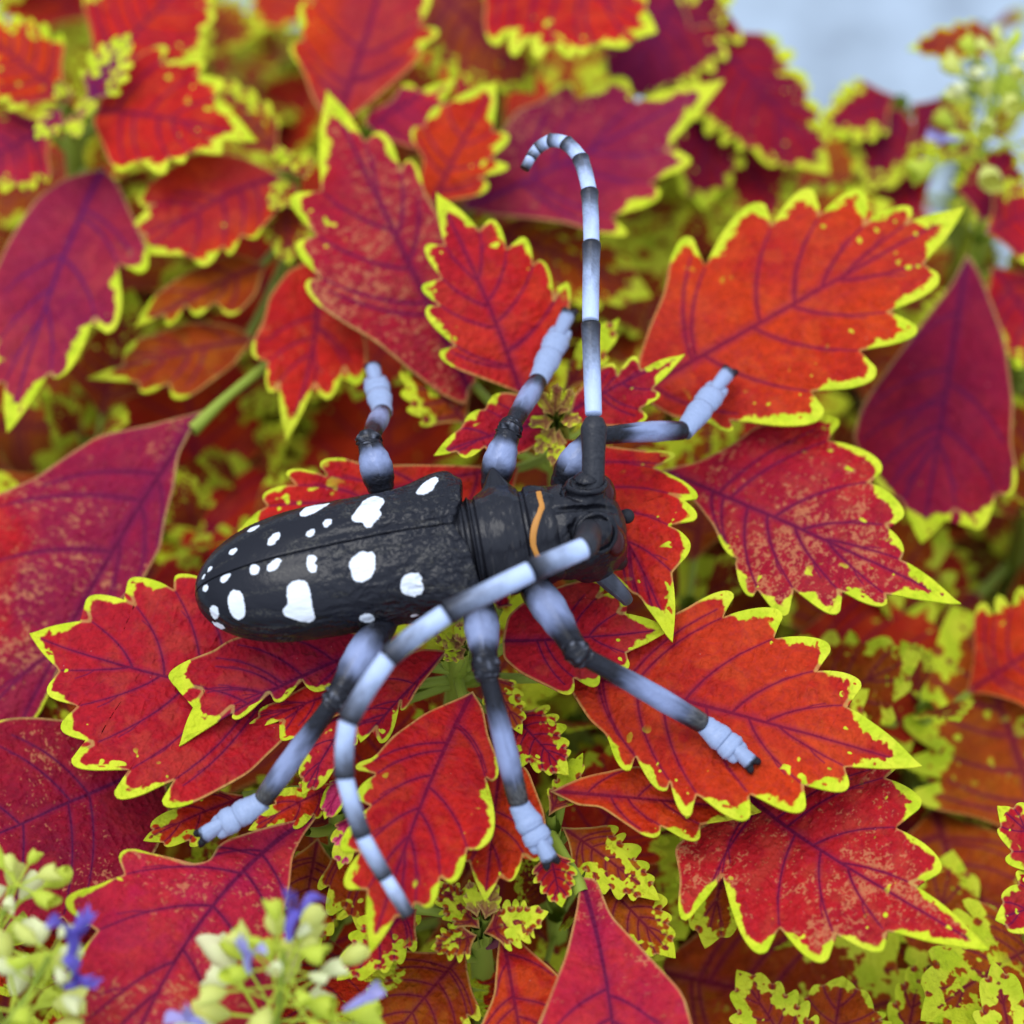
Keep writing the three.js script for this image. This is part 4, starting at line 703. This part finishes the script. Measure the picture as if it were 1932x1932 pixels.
  // ---- jointed limbs: a tube with an oval section through points, coloured ring by ring
  const limb = (pts, rad, col, o = {}) => {
    const c = new THREE.CatmullRomCurve3(pts, false, 'centripetal'), nu = o.nu ?? 56, nv = o.nv ?? 28, cols = [];
    const rr = (t) => { const x = t * (rad.length - 1), k = Math.min(rad.length - 2, Math.floor(x)); return mix(rad[k], rad[k + 1], o.step ? x - k : sstep(0, 1, x - k)); };
    const g = grid(nu, nv, (u, v) => {
      const capA = u < 0.03 ? Math.sqrt(1 - (1 - u / 0.03) ** 2) : u > 0.97 ? Math.sqrt(Math.max(0, 1 - ((u - 0.97) / 0.03) ** 2)) : 1;
      const p = c.getPointAt(u), tg = c.getTangentAt(u), up = V(0, 1, 0).addScaledVector(tg, -tg.y); if (up.lengthSq() < 0.02) up.set(0, 0, -1).addScaledVector(tg, tg.z); up.normalize(); const sd = tg.clone().cross(up), a = v * Math.PI * 2;
      const r = rr(u) * capA * (1 + (o.rough ?? 0.03) * (fbm(u * 12, 3 + 2 * Math.cos(a), o.seed ?? 5, 3) - 0.5) * 2);
      const lumps = o.lump ? o.lump(u, a) : 0;
      cols.push(col(u, Math.cos(a), a));
      return p.addScaledVector(up, Math.cos(a) * (r * (o.flat ?? 1) + lumps)).addScaledVector(sd, Math.sin(a) * (r * (o.wide ?? 1) + lumps));
    }, true);
    const cc = new Float32Array(cols.length * 3); cols.forEach((q, i) => cc.set(q, 3 * i)); g.setAttribute('color', new THREE.BufferAttribute(cc, 3));
    const uv = g.attributes.uv, L = c.getLength(); for (let i = 0; i < uv.count; i++) uv.setXY(i, uv.getX(i) * L * 0.8, uv.getY(i));
    return toMetres(g);
  };
  const mixc = (a, b, t) => [mix(a[0], b[0], t), mix(a[1], b[1], t), mix(a[2], b[2], t)];
  // antennae: every joint is sprayed pale at its root and black at its end
  const antenna = (scape, pts, rad, seed) => {
    const grp = new THREE.Group(); grp.name = 'antenna'; bug.add(grp);
    put('scape', limb(scape.p, scape.r, (s, k, a) => { const n = vnoise(s * 60, a * 9, seed) * 0.02; return [BLACK[0] + n, BLACK[1] + n, BLACK[2] + n]; }, { rough: 0.02, seed }), matte, grp);
    for (let i = 0; i + 1 < pts.length; i++) {
      const a = pts[i], b = pts[i + 1], pr = pts[i - 1] ?? a.clone().multiplyScalar(2).sub(b), nx = pts[i + 2] ?? b.clone().multiplyScalar(2).sub(a);
      const mid = a.clone().add(b).multiplyScalar(0.5), bend = a.clone().add(b).multiplyScalar(0.5).sub(pr.clone().add(nx).multiplyScalar(0.5)).multiplyScalar(0.06), d = b.clone().sub(a).normalize();
      const r0 = rad[i], r1 = rad[i + 1];
      put('segment', limb([a.clone().addScaledVector(d, -0.02), mid.add(bend), b.clone().addScaledVector(d, 0.015)], [r0 * 0.93, r0 * 0.95, r0 * 0.97, mix(r0, r1, 0.5), r1 * 1.14], (s, k, an) => {
        const g = fbm(s * 5 + i * 3, an * 1.3, seed + i, 3), sp = vnoise(s * 70, an * 12, seed + 9 + i);
        const t = sstep(0.10, 0.92, s + 0.32 * (g - 0.5) + 0.10 * (sp - 0.5)); return mixc(PALE, mixc([0.06, 0.065, 0.08], BLACK, sstep(0.75, 1, s)), t);
      }, { nu: 44, nv: 24, rough: 0.015, seed: seed + i }), matte, grp);
    }
  };
  antenna({ p: [Q(1117, 932, 1.72), Q(1119, 900, 1.85), Q(1120, 840, 2.05), Q(1121, 786, 2.2)], r: [0.185, 0.185, 0.185, 0.19, 0.20, 0.215, 0.15] },
    [Q(1120, 784, 2.2), Q(1114, 608, 2.55), Q(1116, 458, 2.7), Q(1112, 360, 2.8), Q(1095, 298, 2.8), Q(1067, 269, 2.8), Q(1038, 265, 2.7), Q(1014, 280, 2.6), Q(1002, 297, 2.55), Q(990, 318, 2.5)], [0.148, 0.146, 0.142, 0.136, 0.13, 0.122, 0.112, 0.10, 0.09, 0.075], 300);
  antenna({ p: [Q(1112, 1000, 1.65), Q(1112, 1006, 2.0), Q(1109, 1018, 2.45), Q(1104, 1034, 2.82)], r: [0.20, 0.20, 0.20, 0.20, 0.20, 0.21, 0.17] },
    [Q(1102, 1034, 2.86), Q(1003, 1077, 3.0), Q(842, 1158, 2.85), Q(733, 1240, 2.5), Q(656, 1361, 2.0), Q(650, 1466, 1.45), Q(684, 1578, 0.95), Q(727, 1655, 0.55), Q(772, 1728, 0.3)], [0.178, 0.176, 0.172, 0.165, 0.155, 0.145, 0.135, 0.12, 0.105], 340);
  // legs
  const leg = (o, seed) => {
    const grp = new THREE.Group(); grp.name = 'leg'; bug.add(grp);
    const [c, k, t, e] = o.j.map((q) => Q(...q));
    const fem = c.clone().lerp(k, 0.5).add(V(0, 0.12, 0)), tib = k.clone().lerp(t, 0.5).add(V(0, 0.04, 0));
    const spray = (s, kk, a, c0, w, amt, col) => { const g = fbm(s * 6, a * 1.4 + 2, seed, 3), sp = vnoise(s * 60, a * 11, seed + 3); return mixc(BLACK, col, clampN(amt * sstep(1, 0.1, Math.abs(s - c0) / w + 0.5 * (g - 0.5)) * (0.72 + 0.56 * vnoise(s * 9, 3 + 3 * Math.sin(a), seed + 21)) + 0.05 * (sp - 0.4), 0, 1)); };
    const R = o.r ?? 1;
    put('femur', limb([c, fem, k.clone().lerp(c, 0.02)], [0.19 * R, 0.235 * R, 0.275 * R, 0.285 * R, 0.26 * R, 0.215 * R, 0.20 * R], (s, kk, a) => spray(s, kk, a, o.fs ?? 0.6, 0.27, 0.95, LILAC), { seed }), plastic, grp);
    put('knee', limb([k.clone().lerp(c, 0.10), k, k.clone().lerp(t, 0.08)], [0.18 * R, 0.215 * R, 0.2 * R, 0.165 * R], (s, kk, a) => { const n = sstep(0.62, 0.9, vnoise(s * 14, a * 4, seed + 8)) * 0.12; return [BLACK[0] + n, BLACK[1] + n * 1.05, BLACK[2] + n * 1.2]; }, { seed: seed + 4, rough: 0.28, nu: 44 }), plastic, grp);
    put('tibia', limb([k, tib, t], [0.15 * R, 0.155 * R, 0.165 * R, 0.175 * R, 0.185 * R, 0.175 * R, 0.165 * R], (s, kk, a) => { const sc = s > 0.8 && o.scuff !== false ? sstep(0.8, 0.85, s) * sstep(0.2, 0.8, kk) * 0.3 * vnoise(s * 40, a * 8, seed) : 0; return mixc(spray(s, kk, a, o.ts ?? 0.58, 0.34, 1, LILAC), [0.36, 0.34, 0.28], sc); }, { seed: seed + 1 }), plastic, grp);
    // foot: two lobed joints, a split third, then the claw joint
    const d = e.clone().sub(t), at2 = (f, up = 0) => t.clone().addScaledVector(d, f).add(V(0, up, 0)), ft = new THREE.Vector3().crossVectors(d, V(0, 1, 0)).normalize();
    const pale = (s, kk, a) => { const g = fbm(s * 7, a * 1.5, seed + 6, 3), sp = vnoise(s * 60, a * 14, seed + 2); return mixc(BLACK, [0.31, 0.38, 0.53], clampN(sstep(-0.06, 0.12, s + 0.2 * (g - 0.5)) * (0.86 + 0.2 * sp), 0, 1)); };
    const foot = put('tarsus', mergeGeometries([
      limb([at2(-0.06), at2(0.16), at2(0.40)], [0.15 * R, 0.165 * R, 0.185 * R, 0.21 * R, 0.195 * R], pale, { wide: 1.08, flat: 0.82, seed: seed + 11, rough: 0.06, nu: 28 }),
      limb([at2(0.30), at2(0.46), at2(0.62)], [0.16 * R, 0.18 * R, 0.205 * R, 0.215 * R, 0.19 * R], pale, { wide: 1.1, flat: 0.8, seed: seed + 12, rough: 0.06, nu: 24 }),
      ...[-1, 1].map((s) => limb([at2(0.50).addScaledVector(ft, s * 0.06), at2(0.62).addScaledVector(ft, s * 0.10), at2(0.74, -0.02).addScaledVector(ft, s * 0.13)], [0.14 * R, 0.13 * R, 0.10 * R, 0.06 * R], pale, { flat: 0.8, seed: seed + 13, nu: 20, nv: 18 })),
      limb([at2(0.56, 0.05), at2(0.76, 0.06), at2(0.94, 0.03)], [0.10 * R, 0.115 * R, 0.128 * R, 0.138 * R], (s, kk, a) => mixc(pale(0.5, kk, a), BLACK, sstep(0.82, 1, s + 0.15 * vnoise(s * 30, a * 6, seed))), { wide: 1.05, seed: seed + 14, nu: 24, nv: 18 }),
    ]), matte, grp);
    for (const s of [-1, 1]) put('claw', limb([at2(0.90, 0.02).addScaledVector(ft, s * 0.05), at2(0.97, 0.03).addScaledVector(ft, s * 0.09), at2(1.02, -0.06).addScaledVector(ft, s * 0.11)], [0.085, 0.065, 0.02], () => BLACK, { nu: 16, nv: 12 }), plastic, grp);
    return foot;
  };
  leg({ j: [[985, 1080, 0.85], [1090, 1232, 1.35], [1330, 1368, 0.0], [1424, 1447, -0.22]] }, 500);
  leg({ j: [[902, 1125, 0.85], [917, 1262, 1.3], [980, 1520, -0.1], [1042, 1632, -0.6]], fs: 0.64 }, 520);
  leg({ j: [[735, 1165, 0.8], [634, 1318, 1.05], [494, 1512, -0.35], [374, 1584, -0.75]], r: 0.98 }, 540);
  leg({ j: [[1055, 925, 0.85], [1120, 824, 1.35], [1292, 812, 0.35], [1380, 697, -0.1]], scuff: false, r: 0.98 }, 560);
  leg({ j: [[928, 930, 0.85], [961, 812, 1.3], [1016, 718, 0.45], [1076, 586, 0.12]], scuff: false, r: 0.98 }, 580);
  leg({ j: [[722, 935, 0.8], [696, 832, 1.2], [722, 778, 0.1], [702, 690, -0.6]], scuff: false, r: 0.98 }, 600);
}

// ---------------------------------------------------------------- flower spikes
const calyxMats = [lin(226, 228, 118, 0.92), lin(208, 220, 70, 0.92), lin(240, 240, 180, 0.92)].map((c) => new THREE.MeshPhysicalMaterial({ color: new THREE.Color().setRGB(...c), roughness: 0.6, specularIntensity: 0.4, transmission: 0.25, thickness: 0 }));
const petalMats = [lin(128, 112, 214, 0.8), lin(188, 182, 236, 0.85)].map((c) => new THREE.MeshPhysicalMaterial({ color: new THREE.Color().setRGB(...c), roughness: 0.6, specularIntensity: 0.3, transmission: 0.3, thickness: 0 }));
function cupGeo(seed) { // a calyx: a small open cup with a broad upper lip and a toothed lower one
  const pos = [], idx = [], nu = 12, nv = 20, r = rng(seed), sk = 0.9 + 0.3 * r();
  for (let i = 0; i <= nu; i++) for (let j = 0; j <= nv; j++) {
    const u = i / nu, a = j / nv * Math.PI * 2, rad = 0.05 + 0.17 * Math.sin(Math.min(1, u * 1.15) * Math.PI * 0.62), lip = u > 0.6 ? (u - 0.6) * (0.55 * Math.max(0, Math.cos(a)) ** 1.5 + 0.22 * Math.abs(Math.sin(a * 2.5)) * (Math.cos(a) < 0 ? 1 : 0.2)) : 0;
    pos.push(Math.cos(a) * (rad + lip * 0.35), u * 0.42 * sk + lip * 0.75, Math.sin(a) * rad * 0.86);
  }
  for (let i = 0; i < nu; i++) for (let j = 0; j < nv; j++) { const a = i * (nv + 1) + j; idx.push(a, a + nv + 1, a + 1, a + 1, a + nv + 1, a + nv + 2); }
  const g = new THREE.BufferGeometry(); g.setAttribute('position', new THREE.Float32BufferAttribute(pos, 3)); g.setIndex(idx); g.computeVertexNormals(); return toMetres(g);
}
function petalGeo() { // a corolla: a bent tube that opens into a boat-shaped lower lip and a small upper one
  const parts = [tube([V(0, 0, 0), V(0.02, 0.25, 0), V(0.14, 0.45, 0)], [0.05, 0.075, 0.1], 8, 10)];
  for (const [len, wid, rise, back] of [[0.55, 0.16, 0.22, 0.05], [0.22, 0.12, 0.42, -0.14], [0.2, 0.09, 0.34, -0.02]]) {
    const pos = [], idx = [];
    for (let i = 0; i <= 10; i++) for (let j = 0; j <= 6; j++) { const u = i / 10, v = j / 3 - 1, w = wid * Math.sin(Math.PI * (0.12 + 0.8 * u)); pos.push(0.14 + back + (back < 0 ? -0.4 : 1) * len * u * 0.8, 0.42 + rise * Math.sin(u * 2) - 0.1 * u + 0.10 * v * v * Math.sin(Math.PI * u), v * w); }
    for (let i = 0; i < 10; i++) for (let j = 0; j < 6; j++) { const a = i * 7 + j; idx.push(a, a + 7, a + 1, a + 1, a + 7, a + 8); }
    const g = new THREE.BufferGeometry(); g.setAttribute('position', new THREE.Float32BufferAttribute(pos, 3)); g.setAttribute('uv', new THREE.Float32BufferAttribute(new Float32Array(pos.length / 3 * 2), 2)); g.setIndex(idx); g.computeVertexNormals(); parts.push(toMetres(g));
  }
  return mergeGeometries(parts);
}
const cups = [1, 2, 3].map(cupGeo), petal = petalGeo();
// a spike: its top, its foot, how far its whorls reach, how many there are and which of the flowers are open
function spike(label, top, foot, reach, whorls, seed, open) {
  const r = rng(seed), T = P(...top), B = P(...foot), at = V(B.x, GROUND + 0.4, B.z), g = thing('flower_spike', label, 'flower spike', at, undefined);
  const loc = (p) => p.clone().sub(at), t0 = loc(T), b0 = loc(B);
  put('stem', tube([V(0, -0.6, 0), b0.clone().multiplyScalar(0.6), b0, b0.clone().lerp(t0, 0.5), t0], [0.16, 0.14, 0.12, 0.09, 0.05], 24, 8), petMat('green'), g);
  const ax = t0.clone().sub(b0).normalize();
  for (let k = 0; k < whorls; k++) {
    const s = k / (whorls - 1), c = b0.clone().lerp(t0, s), n = 5 + Math.floor(r() * 3), rr = reach * (1 - 0.62 * s * s);
    for (let i = 0; i < n; i++) {
      const a = i / n * Math.PI * 2 + k * 0.8 + r() * 0.5, side = V(Math.cos(a), 0, Math.sin(a)), dir = side.clone().addScaledVector(ax, 0.15 + 0.5 * r()).normalize(), e = c.clone().addScaledVector(dir, rr * (0.55 + 0.7 * r()));
      const sz = (1 - 0.4 * s) * (0.7 + 0.45 * r());
      const m = put('calyx', cups[Math.floor(r() * 3)], calyxMats[Math.floor(r() * 3)], g); m.position.copy(e).multiplyScalar(CM); m.scale.setScalar(sz); m.quaternion.setFromUnitVectors(V(0, 1, 0), dir.clone().addScaledVector(V(0, -1, 0), 0.2).normalize()); m.rotateY(r() * 6);
      const q = m.quaternion.clone().invert(), st = c.clone().sub(e).applyQuaternion(q).divideScalar(sz);
      put('flower_stalk', tube([st, st.clone().multiplyScalar(0.5).add(V(0.03, 0, 0)), V(0, 0.02, 0)], [0.03, 0.028, 0.035], 5, 5), calyxMats[1], m);
    }
  }
  for (const [px, py, h, sx, sy, sz, sc, mi] of open) {
    const m = put('petal', petal, petalMats[mi], g); m.position.copy(loc(P(px, py, h))).multiplyScalar(CM); m.scale.setScalar(sc);
    const y = V(sx, sy, sz).normalize(); m.quaternion.setFromUnitVectors(V(0, 1, 0), y); m.rotateY(h * 7 + px);
  }
  return g;
}
spike('yellow-green flower spike with two violet petals, beside the magenta leaf edge', [95, 1800, 1.0], [10, 1960, -0.6], 0.75, 4, 71, [[128, 1815, 1.1, 0.4, 0.6, -0.7, 1.1, 0], [122, 1862, 0.9, 0.6, 0.5, 0.1, 0.9, 0]]);
spike('pale flower spike with stalked white-green calyces over the dark crimson leaf', [30, 1670, 0.4], [-40, 1830, -1.0], 0.85, 4, 72, []);
spike('dense yellow-green flower spike with violet petals in front of the magenta leaf', [535, 1790, 1.0], [520, 1960, -0.6], 1.0, 6, 73, [[545, 1775, 1.2, 0.0, 0.6, -0.8, 1.0, 0], [470, 1835, 1.0, -0.2, 0.7, -0.6, 0.75, 1], [390, 1940, 0.4, -0.4, 0.7, -0.2, 0.8, 1], [650, 1905, 0.6, 0.6, 0.6, -0.1, 0.8, 1]]);
spike('pale flower spike beside the gap to the pavement', [1890, 120, -1.0], [1850, 290, -2.6], 0.95, 5, 74, [[1812, 262, -1.8, -0.6, 0.3, 0.3, 0.8, 1]]);

// ---------------------------------------------------------------- more shoots filling the bed below and around
{
  const r = rng(4711), kinds = ['brown', 'brown', 'brown', 'orange', 'brown', 'orange', 'brown', 'brown'], protos = kinds.map((c, i) => {
    const o = optsOf({ c, seed: 900 + i * 31, n: 46, k: 4, res: 192, yw: [0.3, 0.2, 0.36, 0.2, 0.55, 0.24, 0.3, 0.7][i], isl: [0.05, 0, 0.1, 0, 0.12, 0, 0, 0.2][i], arch: 0.06, wave: 0.2 });
    const [L, R] = evenSides([0, 0], [4.2, 0], 1.35 + 0.2 * r(), 1.35 + 0.2 * r(), 5, 0.14, r); return buildLeaf(L, R, [2.1, 0.1], 4.2, o);
  });
  const stalk = tube([V(-1.3, -0.45, 0), V(-0.5, -0.22, 0), V(0.2, -0.02, 0)], [0.1, 0.09, 0.08], 6, 6), stemG = tube([V(0, -0.4, 0), V(0.3, 6, 0.2), V(0, 14, 0)], [0.32, 0.28, 0.18], 8, 7);
  let made = 0;
  for (let gz = -17; gz <= 10; gz += 3.1) for (let gx = -12; gx <= 12; gx += 3.1) {
    const x = gx + (r() - 0.5) * 2, z = gz + (r() - 0.5) * 2, depth = r(), y = mix(-4.2, -8, depth) - (z < -9 ? 1.0 : 0), C = V(x, y, z);
    const rolls = Array.from({ length: 40 }, r);
    if (inZone(pixelOf(C)) || (z < -11 && x > 1.5 && x < 8)) continue;
    const at = V(x, GROUND + 0.4, z), g = thing('coleus_plant', 'coleus shoot low in the foliage, half hidden by larger leaves', 'coleus plant', at, 'coleus shoots low in the bed');
    const st = put('stem', stemG, petMat('green'), g); st.scale.y = (C.y - at.y) / 14;
    let q = 0;
    for (let tier = 0; tier < 4; tier++) for (let k = 0; k < 2; k++) {
      const az = tier * Math.PI / 2 + k * Math.PI + depth * 6 + (rolls[q++] - 0.5) * 0.5, tilt = [0.9, 0.35, 0.05, -0.25][tier] + (rolls[q++] - 0.5) * 0.3, sz = [0.3, 0.7, 1.15, 1.35][tier] * (0.85 + 0.3 * rolls[q++]), off = 1.3 * sz;
      const dir = V(Math.cos(az) * Math.cos(tilt), Math.sin(tilt), Math.sin(az) * Math.cos(tilt)), root = V(0, C.y - at.y - [0, 0.5, 1.6, 3.0][tier], 0), n = V(0, 1, 0).addScaledVector(dir, -dir.y).normalize(), e2 = dir.clone().cross(n);
      const base = root.clone().addScaledVector(dir, off), wT = base.clone().add(at).addScaledVector(dir, 4.2 * sz);
      let clash = false; for (const a of [0, 0.2, 0.4, 0.6, 0.8, 1]) for (const b of [-1.5, 0, 1.5]) if (inZone(pixelOf(base.clone().add(at).addScaledVector(dir, 4.2 * sz * a).addScaledVector(e2, b * sz)))) clash = true;
      if (clash) { q++; continue; }
      const pr = protos[tier === 0 ? (rolls[q++] < 0.5 ? 4 : 7) : Math.floor(rolls[q++] * protos.length)];
      const m = put('leaf', pr.g, pr.mat, g); m.position.copy(base).multiplyScalar(CM); m.scale.setScalar(sz);
      m.quaternion.setFromRotationMatrix(new THREE.Matrix4().makeBasis(dir, n, e2)); put('petiole', stalk, petMat('green'), m);
    }
    made++;
  }
  }

renderer.render(scene, camera);
